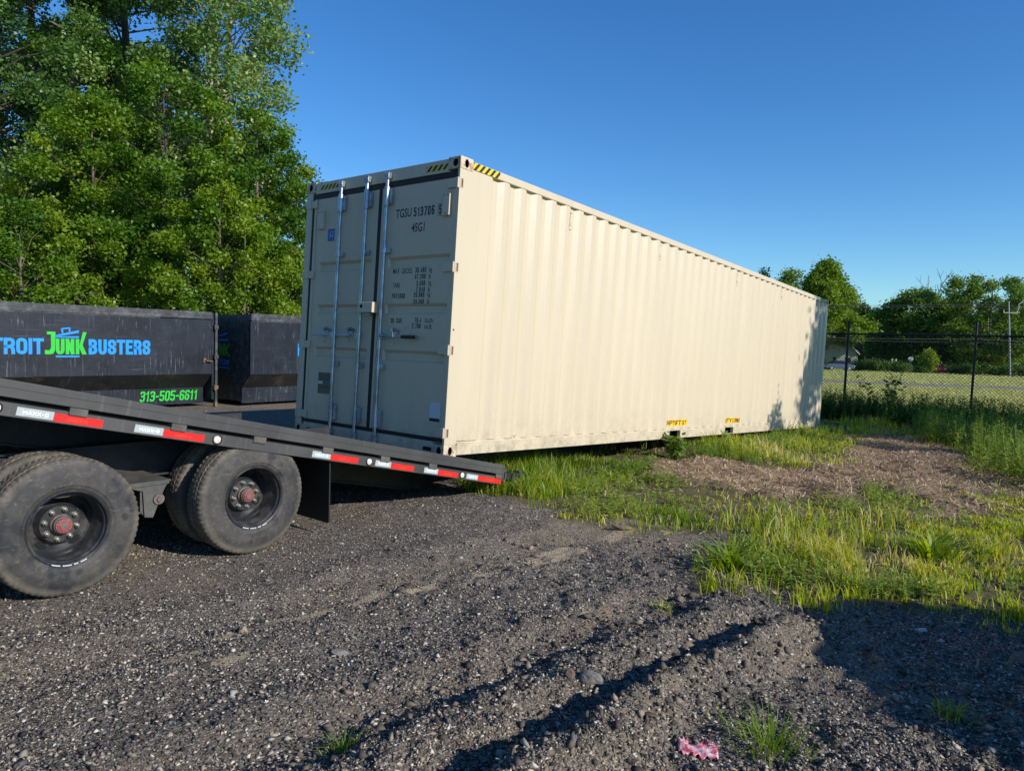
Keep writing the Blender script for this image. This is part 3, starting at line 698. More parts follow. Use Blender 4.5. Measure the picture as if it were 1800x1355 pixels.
GL = {  # strokes on a unit box; third value 1 = rounded corner
 'A': ([[(0, 0), (.42, 1), (.58, 1), (1, 0)], [(.22, .25), (.78, .25)]], 1),
 'B': ([[(0, 0), (1, 0, 1), (1, .52, 1), (0, .52)], [(0, .52), (.95, .52, 1), (.95, 1, 1), (0, 1), (0, 0)]], 1),
 'D': ([[(0, 0), (0, 1), (1, 1, 1), (1, 0, 1), (0, 0)]], 1),
 'E': ([[(1, 1), (0, 1), (0, 0), (1, 0)], [(0, .52), (.85, .52)]], .8),
 'F': ([[(1, 1), (0, 1), (0, 0)], [(0, .52), (.85, .52)]], .8),
 'I': ([[(.5, 0), (.5, 1)]], 0),
 'J': ([[(.35, 1), (1, 1), (1, 0, 1), (0, 0, 1), (0, .28)]], .8),
 'K': ([[(0, 0), (0, 1)], [(1, 1), (.12, .45), (1, 0)]], 1.1),
 'L': ([[(0, 1), (0, 0), (1, 0)]], .75),
 'M': ([[(0, 0), (0, 1), (.5, .3), (1, 1), (1, 0)]], 1.3),
 'N': ([[(0, 0), (0, 1)], [(0, 1), (1, 0)], [(1, 0), (1, 1)]], 1),
 'O': ([[(0, .5), (0, 1, 1), (1, 1, 1), (1, 0, 1), (0, 0, 1), (0, .5)]], 1),
 'P': ([[(0, .42), (1, .42, 1), (1, 1, 1), (0, 1), (0, 0)]], 1),
 'R': ([[(0, .46), (1, .46, 1), (1, 1, 1), (0, 1), (0, 0)], [(.7, .46), (1, .3, 1), (1, 0)]], 1),
 'S': ([[(1, .72), (1, 1, 1), (0, 1, 1), (0, .56, 1), (1, .46, 1), (1, 0, 1), (0, 0, 1), (0, .28)]], 1),
 'T': ([[(.5, 0), (.5, 1)], [(-.08, 1), (1.08, 1)]], .9),
 'U': ([[(0, 1), (0, 0, 1), (1, 0, 1), (1, 1)]], 1),
 'X': ([[(0, 0), (1, 1)], [(0, 1), (1, 0)]], 1.1),
 'Y': ([[(0, 1), (.5, .45), (1, 1)], [(.5, .45), (.5, 0)]], 1),
 '-': ([[(.1, .45), (.9, .45)]], .5), '.': ([[(.3, -.02), (.3, .04)]], .12),
 '0': ([[(0, .5), (0, 1, 1), (1, 1, 1), (1, 0, 1), (0, 0, 1), (0, .5)]], .9),
 '1': ([[(.1, .8), (.75, 1), (.75, 0)]], .55),
 '3': ([[(0, .86), (0, 1, 1), (1, 1, 1), (1, .53, 1), (.3, .53)], [(.3, .53), (1, .53, 1), (1, 0, 1), (0, 0, 1), (0, .12)]], .9),
 'G': ([[(1, .78), (1, 1, 1), (0, 1, 1), (0, 0, 1), (1, 0, 1), (1, .46), (.55, .46)]], 1),
 'C': ([[(1, .72), (1, 1, 1), (0, 1, 1), (0, 0, 1), (1, 0, 1), (1, .28)]], .9),
 '2': ([[(0, .74), (0, 1, 1), (1, 1, 1), (1, .62, 1), (0, .14), (0, 0), (1, 0)]], .9),
 '4': ([[(.8, 0), (.8, 1), (0, .28), (1, .28)]], 1),
 '7': ([[(0, 1), (1, 1), (.35, 0)]], .85),
 '8': ([[(0, .5), (0, 1, 1), (1, 1, 1), (1, .53, 1), (0, .53)], [(0, .53), (0, 0, 1), (1, 0, 1), (1, .53)]], .9),
 '9': ([[(1, .46), (0, .46, 1), (0, 1, 1), (1, 1, 1), (1, 0, 1), (0, 0, 1), (0, .14)]], .9),
 '5': ([[(1, 1), (0, 1), (0, .55), (1, .6, 1), (1, 0, 1), (0, 0, 1), (0, .14)]], .9),
 '6': ([[(1, .88), (1, 1, 1), (0, 1, 1), (0, 0, 1), (1, 0, 1), (1, .56, 1), (0, .56)]], .9),
}
def _round(pts, r):
    out = []
    for i, p in enumerate(pts):
        if len(p) > 2 and 0 < i < len(pts) - 1:
            a = Vector(pts[i - 1][:2]); b = Vector(p[:2]); c = Vector(pts[i + 1][:2])
            l1 = min(r, (a - b).length * .49); l2 = min(r, (c - b).length * .49)
            p0 = b + (a - b).normalized() * l1; p2 = b + (c - b).normalized() * l2
            for k in range(5):
                t = k / 4; out.append(p0 * (1 - t) ** 2 + b * 2 * t * (1 - t) + p2 * t * t)
        else: out.append(Vector(p[:2]))
    return out
def stroke_text(mb, s, x0, x1, z0, z1, t, to3, shear=0, gap=None, lift=.0006):
    """heavy condensed lettering between x0..x1; t = stroke width (m)"""
    gap = t * .35 if gap is None else gap
    ws = [GL[c][1] if c in GL else .5 for c in s]; flex = sum(w for w in ws); fixed = sum(t for w in ws) + gap * (len(s) - 1)
    unit = (x1 - x0 - fixed) / max(flex, 1e-6); x = x0; h = z1 - z0; k = 0
    for c, w in zip(s, ws):
        gw = w * unit
        if c in GL:
            for st in GL[c][0]:
                pts = [((p[0] * gw + t / 2 + x), (p[1] * (h - t) + t / 2 + z0)) + ((1,) if len(p) > 2 else ()) for p in st]
                # strokes that end on the box edge reach it
                def ext(a, b):
                    a = Vector(a[:2]); b = Vector(b[:2]); return tuple(a + (a - b).normalized() * t / 2)
                if not (Vector(pts[0][:2]) - Vector(pts[-1][:2])).length < 1e-6:
                    pts = [ext(pts[0], pts[1])] + pts[1:-1] + [ext(pts[-1], pts[-2])]
                q = _round(pts, t * 1.15); k += 1; L = []; Rr = []
                closed = (q[0] - q[-1]).length < 1e-6
                for i, p in enumerate(q):
                    a = q[i - 1] if i > 0 else (q[-2] if closed else None); b = q[i + 1] if i < len(q) - 1 else (q[1] if closed else None)
                    d1 = (p - a).normalized() if a is not None else (b - p).normalized(); d2 = (b - p).normalized() if b is not None else d1
                    n1 = Vector((-d1.y, d1.x)); n2 = Vector((-d2.y, d2.x)); m = (n1 + n2)
                    if m.length < 1e-6: m = n1
                    m.normalize(); sc = min(1.9, 1 / max(.35, m.dot(n1))) * t / 2
                    L.append(p + m * sc); Rr.append(p - m * sc)
                f3 = lambda p: to3(p.x + shear * (p.y - z0), p.y, lift * (1 + (k % 4) * .35))
                mb.add([f3(p) for p in L] + [f3(p) for p in Rr], [(len(q) + i, len(q) + i + 1, i + 1, i) for i in range(len(q) - 1)])
        x += gw + t + gap

# ------------------------------------------------------------------ shipping container
W, LN, HT = 2.438, 12.192, 2.896
C = empty('shipping_container', frame(CT, CX, CY, CZ))
tag(C, 'long cream shipping container with closed end doors, one end resting on the trailer tail', 'shipping container')
cr = M['cream']
def corr_x(y):     # outer face of the corrugated side wall
    t = (y - .470) % .278
    if t < .068: k = t / .068
    elif t < .136: k = 1
    elif t < .204: k = 1 - (t - .136) / .068
    else: k = 0
    if y < .30 or y > 11.95: k = 0
    return -.008 - .036 * k
def side_wall(sign, parent, label=None):
    ys = [.165]
    k = 0
    y = .470
    while y < 11.9:
        ys += [y, y + .068, y + .136, y + .204]; y += .278
    ys.append(12.03); vs = []; fs = []
    for yy in ys:
        if yy < .2 or yy > 11.98: x = -.008
        else:
            t = (yy - .470) % .278; t = 0 if t > .277 else t
            x = -.008 - (.036 if (.06 < t < .14) else 0)
        for z in (.155, 2.802): vs.append((x if sign > 0 else -W - x, yy, z))
    n = len(ys)
    for i in range(n - 1): fs.append((2 * i, 2 * i + 2, 2 * i + 3, 2 * i + 1))
    # inner skin
    b = len(vs)
    for yy in ys:
        for z in (.155, 2.802): vs.append((-.05 if sign > 0 else -W + .05, yy, z))
    for i in range(n - 1): fs.append((b + 2 * i, b + 2 * i + 1, b + 2 * i + 3, b + 2 * i + 2))
    return MB().add(vs, fs).build('side_wall', cr, parent)
side_wall(1, C); side_wall(-1, C)
for sx in (0, 1):
    x0, x1 = (-.06, 0) if sx == 0 else (-W, -W + .06)
    MB().box(x0, x1, .178, LN - .178, 2.803, 2.88).build('top_rail', cr, C, bevel=.006)
    b = MB()
    yy = [(.178, 4.73), (5.09, 6.78), (7.14, LN - .178)]
    xa, xb = (-.05, 0) if sx == 0 else (-W, -W + .05)
    for a, c in yy: b.box(xa, xb, a, c, .018, .130)
    for a, c in ((4.73, 5.09), (6.78, 7.14)): b.box(xa - (.0 if sx else .0), xb, a - .0, c, .018, .026)
    b.build('bottom_rail', cr, C)
    MB().box(*((-.055, -.026) if sx == 0 else (-W + .026, -W + .055)), .165, 12.03, .128, .157).build('lower_seam', cr, C)
    for a, c in ((4.73, 5.09), (6.78, 7.14)):
        q = MB(); X0, X1 = (-.45, -.052) if sx == 0 else (-W + .052, -W + .45)
        q.box(X0, X1, a - .012, a - .002, .027, .128).box(X0, X1, c + .002, c + .012, .027, .128).box(X0 - .01, X0, a, c, .027, .128)
        q.build('fork_pocket', M['void'], C)
# roof, floor, far end wall
rb = MB()
ys = [.17 + i * .0695 for i in range(171)]
vs = []; fs = []
for i, y in enumerate(ys):
    z = 2.872 if (i // 2) % 2 == 0 else 2.855
    vs += [(-.061, y, z), (-W + .061, y, z)]
fs = [(2 * i, 2 * i + 2, 2 * i + 3, 2 * i + 1) for i in range(len(ys) - 1)]
MB().add(vs, fs).build('roof', cr, C, recalc=False)
fb = MB(); fb.box(-W + .056, -.056, .10, LN - .06, .13, .155)
for i in range(36): fb.box(-W + .056, -.056, .3 + i * .33, .345 + i * .33, .025, .129) if not any(a - .1 < .3 + i * .33 < c + .1 for a, c in ((4.73, 5.09), (6.78, 7.14))) else None
fb.build('floor', M['trail_dark'], C)
vs = []; fs = []; n = 9
xs = [-.17 - i * (W - .34) / (4 * n) for i in range(4 * n + 1)]
for i, x in enumerate(xs):
    y = LN - .05 if i % 4 in (1, 2) else LN - .008
    vs += [(x, y, .155), (x, y, 2.80)]
fs = [(2 * i, 2 * i + 1, 2 * i + 3, 2 * i + 2) for i in range(len(xs) - 1)]
MB().add(vs, fs).build('end_wall', cr, C)
MB().box(-W + .178, -.178, LN - .06, LN, 2.80, 2.88).build('end_header', cr, C); MB().box(-W + .178, -.178, LN - .06, LN, .018, .155).build('end_sill', cr, C)
# posts
MB().box(-.030, 0, 0, .165, .118, HT - .118).box(-.16, -.031, .07, .165, .118, HT - .118).build('corner_post', cr, C, bevel=.004)
MB().box(-W, -2.335, 0, .165, .118, HT - .118).build('corner_post', cr, C, bevel=.004)
for x0, x1 in ((-.16, 0), (-W, -W + .16)): MB().box(x0, x1, LN - .165, LN, .118, HT - .118).build('corner_post', cr, C, bevel=.004)
def casting(ix, iy, iz):
    x0 = -.162 if ix == 0 else -W - .002; x1 = x0 + .164; y0 = -.003 if iy == 0 else LN - .175; y1 = y0 + .178; z0 = 0 if iz == 0 else HT - .118; z1 = z0 + .118
    b = MB().box(x0, x1, y0, y1, z0, z1)
    o = b.build('corner_casting', [M['worn'], M['void']], C)
    cutb = MB(); xc = (x0 + x1) / 2; yc = (y0 + y1) / 2; zc = (z0 + z1) / 2
    def oval(c, ax, ra, rbb, t):
        pts = []
        ax = Vector(ax); c = Vector(c); u = Vector((0, 0, 1)); w = ax.cross(u)
        n = 18; P = [u * math.cos(2 * PI * k / n) * ra + w * math.sin(2 * PI * k / n) * rbb for k in range(n)]
        cutb.add([c + ax * -t + p for p in P] + [c + ax * .02 + p for p in P], [tuple(range(n)), tuple(range(2 * n - 1, n - 1, -1))] + [(i, n + i, n + (i + 1) % n, (i + 1) % n) for i in range(n)])
    sx = 1 if ix == 0 else -1
    oval((x1 if ix == 0 else x0, yc - .0, zc), (sx, 0, 0), .040, .026, .05)
    oval((xc + sx * .012, y0 if iy == 0 else y1, zc), (0, -1 if iy == 0 else 1, 0), .036, .030, .05)
    co = cutb.build('cut', M['void'])
    md = o.modifiers.new('holes', 'BOOLEAN'); md.object = co; md.operation = 'DIFFERENCE'; md.solver = 'EXACT'
    co.parent = C
    dg = bpy.context.evaluated_depsgraph_get(); dg.update(); me = bpy.data.meshes.new_from_object(o.evaluated_get(dg)); o.modifiers.clear(); o.data = me
    bpy.data.objects.remove(co)
    bv = o.modifiers.new('bevel', 'BEVEL'); bv.width = .005; bv.segments = 2; bv.limit_method = 'ANGLE'
    return o
for ix in (0, 1):
    for iy in (0, 1):
        for iz in (0, 1): casting(ix, iy, iz)
# header and sill of the door end
MB().box(-W + .165, -.165, 0, .10, 2.757, 2.884).build('door_header', cr, C, bevel=.004)
MB().box(-2.33, -.032, .012, .09, 2.7, 2.755).box(-2.33, -.032, .012, .09, .142, .180).box(-2.333, -2.295, .010, .08, .181, 2.699).box(-1.165, -1.120, .004, .08, .181, 2.699).build('gasket', M['gasket'], C)
sl = MB().box(-W + .165, -.165, 0, .12, .018, .1405)
sl.build('door_sill', cr, C)
for a_, b_ in ((-.285, -.172), (-2.20, -2.02)): MB().box(a_, b_, -.004, .002, .045, .083).build('sill_slot_shade', M['void'], C)  # black plates stand in for the shade inside the slots

def door_leaf(x0, x1, bands, bx0, bx1):
    """plate with three shallow horizontal recesses"""
    D = empty('door', None, None, C); D.matrix_local = Matrix.Identity(4)
    yf = .018; dep = .030
    vs = []; fs = []
    b = MB()
    zs = [.181]
    for (zt, zb) in bands: pass
    levels = sorted([(zb, zt) for zt, zb in bands]); z = .181
    def plate(xa, xb, za, zb_): b.quad((xa, yf, za), (xb, yf, za), (xb, yf, zb_), (xa, yf, zb_))
    for zb_, zt in levels:
        plate(x0, x1, z, zb_)
        plate(x0, bx0, zb_, zt); plate(bx1, x1, zb_, zt)
        s1, s2 = .030, .012; yi = yf + dep; ix0, ix1 = bx0 + .012, bx1 - .012; za, zc = zb_ + s2, zt - s1
        # bottom slope, face, top slope, ends
        b.quad((bx0, yf, zb_), (bx1, yf, zb_), (ix1, yi, za), (ix0, yi, za))
        b.quad((ix0, yi, za), (ix1, yi, za), (ix1, yi, zc), (ix0, yi, zc))
        b.quad((ix0, yi, zc), (ix1, yi, zc), (bx1, yf, zt), (bx0, yf, zt))
        b.add([(bx0, yf, zb_), (ix0, yi, za), (ix0, yi, zc), (bx0, yf, zt)], [(0, 1, 2, 3)])
        b.add([(bx1, yf, zb_), (bx1, yf, zt), (ix1, yi, zc), (ix1, yi, za)], [(0, 1, 2, 3)])
        z = zt
    plate(x0, x1, z, 2.699)
    # raised edge strips and back
    b.box(x0, x0 + .035, .008, .017, .182, 2.698); b.box(x1 - .035, x1, .008, .017, .182, 2.698)
    b.box(x0 + .04, x1 - .04, .0165, .0178, 2.566, 2.571); b.box(x0 + .04, x1 - .04, .0165, .0178, .312, .317)
    b.quad((x0, .06, .181), (x0, .06, 2.699), (x1, .06, 2.699), (x1, .06, .181))
    b.quad((x0, yf, .181), (x0, .06, .181), (x1, .06, .181), (x1, yf, .181))
    b.build('door_panel', cr, D)
    return D
BD = [(1.972, 1.860), (1.492, 1.385), (1.016, .902)]
DL = door_leaf(-2.293, -1.168, BD, -2.165, -1.245); DL['label'] = 'left door leaf with two lock rods and a blue sticker'
DR = door_leaf(-1.117, -.034, BD, -.985, -.090); DR['label'] = 'right door leaf with the painted numbers'
def rod(x, xb, D, hx0, hx1, hook_x, grip=None):
    b = MB().tube([(x, -.028, 2.845), (xb, -.028, .060)], .0195, 14); b.build('lock_rod', M['galv'], D, smooth=True)
    def xat(z): return x + (xb - x) * (2.845 - z) / 2.785
    # cam keepers top and bottom
    for z, s in ((2.815, 1), (.085, -1)):
        k = MB(); X = xat(z)
        k.box(X - .030, X + .034, -.052, -.004, z - .010, z + .012).box(X - .036, X - .026, -.044, -.002, z - .03, z + .03).box(X + .022, X + .036, -.048, -.002, z - .034, z + .028)
        k.tube([(X, -.028, z - .045), (X, -.028, z + .03)], .024, 12); k.build('cam_keeper', M['galv'], D, bevel=.002)
    for z0, z1 in ((2.50, 2.70), (.19, .40)):
        X = xat((z0 + z1) / 2); k = MB().tube([(X, -.028, z0), (X, -.028, z1)], .030, 14)
        k.box(X + .018, X + .062, -.018, .012, z0 + .02, z1 - .02).box(X + .048, X + .062, -.03, -.018, z0 + .03, z1 - .03)
        k.box(X - .048, X - .018, -.004, .012, z0 + .03, z1 - .03); k.build('rod_bearing', M['galv'], D, bevel=.003)
    for z in (2.04, .835):
        X = xat(z); k = MB().tube([(X, -.028, z - .028), (X, -.028, z + .028)], .028, 14).box(X - .03, X + .062, -.016, .014, z - .026, z + .026)
        k.tube([(X + .047, -.017, z), (X + .047, -.023, z)], .010, 6); k.build('rod_guide', M['galv'], D, bevel=.002)
    X = xat(1.15)
    h = MB(); s = 1 if hx1 > hx0 else -1
    h.box(min(X, X + s * .055), max(X, X + s * .055), -.05, -.006, 1.12, 1.18)
    a, c = (hx0, hx1)
    h.tube([(X + s * .03, -.050, 1.152), (X + s * .12, -.046, 1.155), (X + s * .2, -.042, 1.148), (c, -.042, 1.150)], [.013, .012, .010, .009], 8)
    ho = h.build('handle', M['galv'], D, smooth=True)
    if grip:
        MB().tube([(grip[0], -.042, 1.150), (grip[1], -.042, 1.150)], .0185, 12).build('grip', M['grip'], D)
    r = MB(); hx = hook_x
    r.box(hx - .030, hx + .030, -.012, .014, 1.175, 1.225); r.tube([(hx - .018, -.02, 1.20), (hx - .008, -.06, 1.215), (hx + .012, -.06, 1.19), (hx + .014, -.055, 1.145), (hx - .004, -.05, 1.13)], .008, 8)
    r.tube([(hx, -.03, 1.12), (hx + .018, -.04, 1.095), (hx + .006, -.045, 1.065), (hx - .012, -.04, 1.075)], .006, 8)
    r.tube([(hx, -.012, 1.205), (hx, -.03, 1.235)], .016, 8)
    r.build('handle_hook', M['galv'], D, smooth=True)
rod(-1.772, -1.742, DL, -1.79, -2.135, -1.915)
rod(-1.330, -1.325, DL, -1.36, -1.705, -1.49)
rod(-1.006, -.986, DR, -.953, -.640, -.775, (-.640, -.424))
# hinges
for z in (2.64, 1.835, 1.035, .235):
    MB().box(-2.44, -2.24, -.010, .012, z - .042, z + .042).tube([(-2.352, -.014, z - .05), (-2.352, -.014, z + .05)], .013, 10).build('hinge', cr, C, bevel=.003)
    h = MB().box(-.16, -.005, -.006, .012, z - .042, z + .042).tube([(-.016, -.006, z - .05), (-.016, -.006, z + .05)], .010, 10)
    h.box(.0006, .004, .012, .020, z - .048, z + .048).box(.0006, .004, .046, .052, z - .048, z + .048).box(.0006, .004, .020, .046, z + .040, z + .048).box(.0006, .004, .020, .046, z - .048, z - .040)
    h.build('hinge', cr, C, bevel=.002)
    MB().box(.0006, .0016, .021, .045, z - .039, z + .039).build('hinge_recess', M['rust'], C)
# lock box
lb = MB().box(-1.285, -1.050, -.105, .003, 1.390, 1.500); lb.build('lock_box', cr, C, bevel=.006)
MB().tube([(-1.225, -.1085, 1.455), (-1.225, -.104, 1.455)], .020, 16).build('lock_hole_shade', M['void'], C); MB().box(-1.20, -1.13, -.06, -.02, 1.365, 1.388).build('lock_tab', M['galv'], C)  # the hole is a black disc, its shade given by colour
# vents and stickers
def vent(x0, x1, z0, z1, D):
    b = MB().box(x0, x1, -.018, .017, z0, z1); o = b.build('vent_cover', cr, D, bevel=.004)
    for a_, c_ in ((x0 + .018, z1 - .024), (x1 - .024, z1 - .024), ((x0 + x1) / 2, z0 + .02)): MB().tube([(a_, -.0185, c_), (a_, -.021, c_)], .007, 8).build('vent_rivet', M['trail_dark'], o)
vent(-.200, -.105, 2.335, 2.555, DR); vent(-2.193, -2.095, 2.345, 2.560, DL)
MB().box(-2.028, -1.912, .0140, .0172, 2.205, 2.343).build('sticker', M['blue_sticker'], DL)
d3 = lambda x, z, l=.0006: (x, .0172 - l * 3, z)
stk = MB(); dd = lambda x, z, l=.0006: (x, .0134, z)
text_mesh('L2', -1.985, -1.925, 2.255, 2.315, lambda x, z: (x, .0130, z), M['white'], 'sticker_print', DL)
MB().box(-2.058, -1.842, .0135, .0172, .486, .724).build('data_plate', M['plate'], DL)
pp = MB(); pp.box(-2.055, -1.975, .0125, .0133, .595, .625)
pp.build('data_plate_field', M['white'], DL)
pp = MB(); rr = random.Random(3)
for i in range(15):
    z = .705 - i * .0145
    if .58 < z < .64 or i > 11: continue
    x = -2.045
    while x < -1.86: l = rr.uniform(.01, .04); pp.box(x, min(x + l, -1.855), .0128, .0133, z, z + .004); x += l + .008
pp.build('data_plate_print', M['text_black'], DL)
MB().box(-.240, -.092, .0145, .0172, .330, .520).build('sticker', M['white'], DR)
MB().box(-.236, -.096, .0135, .0143, .334, .366).build('sticker_strip', M['text_black'], DR)
# hazard stripes on the header and top rail
def hazard(p, ux, uz, L, H, n, parent, nrm):
    """p origin, ux length dir, uz height dir"""
    p = Vector(p); ux = Vector(ux); uz = Vector(uz); nr = Vector(nrm)
    y = MB(); y.quad(p + nr * .001, p + ux * L + nr * .001, p + ux * L + uz * H + nr * .001, p + uz * H + nr * .001)
    o = y.build('hazard_sticker', M['yellow'], parent, recalc=False)
    k = MB(); w = L / n * .5
    for i in range(-1, n + 1):
        a = i * L / n; q = [(a, 0), (a + w, 0), (a + w + H * .9, H), (a + H * .9, H)]
        # clip to 0..L
        def clip(poly, side, lim):
            out = []
            for j in range(len(poly)):
                A, B = poly[j], poly[(j + 1) % len(poly)]; ia = (A[0] >= lim) if side else (A[0] <= lim); ib = (B[0] >= lim) if side else (B[0] <= lim)
                if ia: out.append(A)
                if ia != ib: t = (lim - A[0]) / (B[0] - A[0]); out.append((lim, A[1] + t * (B[1] - A[1])))
            return out
        q = clip(q, True, 0); q = clip(q, False, L) if len(q) > 2 else q
        if len(q) > 2: k.add([p + ux * x + uz * z + nr * .002 for x, z in q], [tuple(range(len(q)))])
    k.build('stripe', M['text_black'], o, recalc=False)
hazard((-2.19, 0, 2.795), (1, 0, 0), (0, 0, 1), .345, .052, 5, C, (0, -1, 0))
hazard((-.462, 0, 2.785), (1, 0, 0), (0, 0, 1), .295, .055, 4, C, (0, -1, 0))
hazard((0, .182, 2.806), (0, 1, 0), (0, 0, 1), .40, .068, 5, C, (1, 0, 0))
hazard((0, LN - .56, 2.806), (0, 1, 0), (0, 0, 1), .36, .068, 5, C, (1, 0, 0))
# painted numbers on the right door
tb = M['text_black']; f3 = lambda x, z: (x, .0168, z)
def T(s, x0, x1, z0, z1, b=.006):
    if s.upper() == s and not any(c_ in s for c_ in 'GMXR'):
        h = z1 - z0; g_ = MB(); stroke_text(g_, s, x0, x1, z0, z1, .0145 if h > .07 else .0075, lambda x, z, l: (x, .0172 - l, z), gap=.014 if h > .07 else .0085, lift=.0004); g_.build('lettering', tb, DR, recalc=False); return
    text_mesh(s, x0, x1, z0, z1, f3, tb, 'lettering', DR, b)
T('TGSU', -.900, -.668, 2.372, 2.462, .012); T('513706', -.632, -.338, 2.366, 2.460, .012); T('5', -.272, -.238, 2.362, 2.452, .014)
fr = MB()
for a in ((-.287, -.283, 2.35, 2.466), (-.227, -.223, 2.35, 2.466), (-.283, -.227, 2.35, 2.354), (-.283, -.227, 2.462, 2.466)): fr.box(a[0], a[1], .0160, .0172, a[2], a[3])
fr.build('check_digit_frame', tb, DR)
T('45G1', -.652, -.465, 2.210, 2.302, .012)
for s, x0, x1, z0, z1 in (('MAX', -.893, -.795, 1.800, 1.852), ('GROSS', -.765, -.610, 1.795, 1.850), ('30.480', -.560, -.405, 1.798, 1.853), ('kg', -.362, -.322, 1.786, 1.850),
                          ('67.200', -.560, -.408, 1.735, 1.785), ('lb', -.362, -.332, 1.735, 1.780), ('TARE', -.885, -.778, 1.655, 1.705), ('3.600', -.535, -.408, 1.667, 1.717),
                          ('kg', -.362, -.322, 1.655, 1.716), ('7.940', -.535, -.408, 1.605, 1.655), ('lb', -.364, -.334, 1.605, 1.648), ('PAYLOAD', -.888, -.695, 1.545, 1.597),
                          ('26.880', -.562, -.412, 1.552, 1.602), ('kg', -.366, -.326, 1.540, 1.601), ('59.260', -.562, -.412, 1.488, 1.532), ('lb', -.366, -.336, 1.488, 1.530),
                          ('CU.', -.885, -.825, 1.293, 1.343), ('CAP.', -.800, -.700, 1.291, 1.343), ('76.4', -.525, -.435, 1.300, 1.350), ('cu.m.', -.385, -.262, 1.300, 1.338),
                          ('2.700', -.560, -.437, 1.240, 1.292), ('cu.ft.', -.385, -.272, 1.238, 1.290)):
    T(s, x0, x1, z0, z1, .004)
# chalk scribbles
def scrib(pts, D, w=.0035, to3=f3):
    b = MB()
    for st in pts:
        q = [Vector(p) for p in st]
        for a, c in zip(q, q[1:]):
            d = (c - a); 
            if d.length < 1e-6: continue
            d.normalize(); n = Vector((-d.y, d.x)) * w / 2
            b.add([to3(*(a - n)), to3(*(c - n)), to3(*(c + n)), to3(*(a + n))], [(0, 1, 2, 3)])
    return b
scrib([[(-.70, 1.25), (-.67, 1.22), (-.655, 1.26), (-.64, 1.225), (-.62, 1.27), (-.60, 1.24)], [(-.59, 1.28), (-.545, 1.29), (-.56, 1.255), (-.55, 1.225), (-.60, 1.215)], [(-.56, 1.20), (-.60, 1.175), (-.62, 1.155)]], DR).build('chalk_mark', M['pencil'], DR, recalc=False)
sr = lambda x, z: (.0012, x, z)
def wr(x0, s_, h, z0):
    out = []
    shapes = {'C': [(.9, .85), (.5, 1), (.05, .6), (.1, .15), (.5, 0), (.95, .2)], 'O': [(.5, 1), (.05, .5), (.5, 0), (.95, .5), (.5, 1)], 'S': [(.9, .9), (.3, 1), (.2, .6), (.8, .4), (.7, 0), (.1, .1)],
              '1': [(.4, 0), (.6, 1)], '6': [(.8, 1), (.2, .5), (.3, 0), (.8, .1), (.7, .45), (.25, .4)], 'G': [(.9, .8), (.4, 1), (.05, .5), (.4, 0), (.9, .2), (.9, .5), (.5, .5)], 'L': [(.2, 1), (.1, 0), (.8, .05)],
              'Y': [(.1, 1), (.5, .5), (.9, 1), (.5, .5), (.4, 0)], 'A': [(0, 0), (.5, 1), (.9, 0), (.75, .4), (.2, .4)], ' ': []}
    x = x0
    for c in s_:
        out.append([(x + p[0] * h * .8, z0 + p[1] * h) for p in shapes[c]]); x += h * .95
    return out
scrib(wr(.40, 'COS 16 1GYA', .052, .045), C, .004, sr).build('chalk_mark', M['pencil'], C, recalc=False)
# yellow lift labels draped over the corrugation
def drape(bm_obj_mb, name, mat, y0, y1, extra, parent):
    me = bpy.data.meshes.new(name); me.from_pydata(bm_obj_mb.v, [], bm_obj_mb.f); bm = bmesh.new(); bm.from_mesh(me)
    y = .470
    folds = []
    while y < 11.9: folds += [y, y + .068, y + .136, y + .204]; y += .278
    for fy in folds:
        if y0 < fy < y1:
            bmesh.ops.bisect_plane(bm, geom=bm.verts[:] + bm.edges[:] + bm.faces[:], plane_co=(0, fy, 0), plane_no=(0, 1, 0), dist=1e-5)
    for v in bm.verts: v.co.x = corr_x(v.co.y) + extra
    bm.to_mesh(me); bm.free(); me.materials.append(mat); o = bpy.data.objects.new(name, me); COL.objects.link(o); o.parent = parent; return o
for ya, yb in ((4.66, 5.36), (6.79, 7.44)):
    q = MB().quad((0, ya, .198), (0, yb, .198), (0, yb, .290), (0, ya, .290)); lab = drape(q, 'lift_label', M['yellow'], ya, yb, .0015, C)
    k = MB(); stroke_text(k, 'EMPTY', ya + .015, ya + .275, .208, .280, .014, lambda x, z, l: (0, x, z)); stroke_text(k, 'LIFT', ya + .30, ya + .455, .208, .280, .014, lambda x, z, l: (0, x, z)); stroke_text(k, 'ONLY', ya + .475, yb - .012, .208, .280, .014, lambda x, z, l: (0, x, z))
    drape(k, 'label_print', M['red_text'], ya, yb, .0032, lab)
# placard hooks and lashing points on the long side
for y in (1.885, 4.10, 6.90, 9.13):
    b = MB(); x = corr_x(y)
    b.box(-.050, -.006, y - .036, y + .036, 2.735, 2.775).box(-.05, -.020, y - .040, y - .028, 2.56, 2.735).box(-.05, -.008, y - .036, y + .036, 2.545, 2.585).box(-.05, -.004, y - .01, y + .034, 2.585, 2.62)
    b.build('vent_cover', cr, C, bevel=.003)
    MB().box(-.046, -.0225, y - .026, y + .010, 2.59, 2.73).build('vent_slot', M['rust'], C)
MB().tube([(.002, 1.05, .19), (.008, 1.045, .176), (.008, 1.06, .165), (.008, 1.078, .172), (.006, 1.082, .19)], .003, 6).build('lashing_ring', M['trail_dark'], C)
MB().tube([(.0005, .035, 1.235), (.002, .035, 1.235)], .012, 4).build('plate_mark', M['text_black'], C)
MB().box(.0006, .0016, LN - .62, LN - .56, 1.81, 1.96).build('side_sticker', M['yellow'], C)

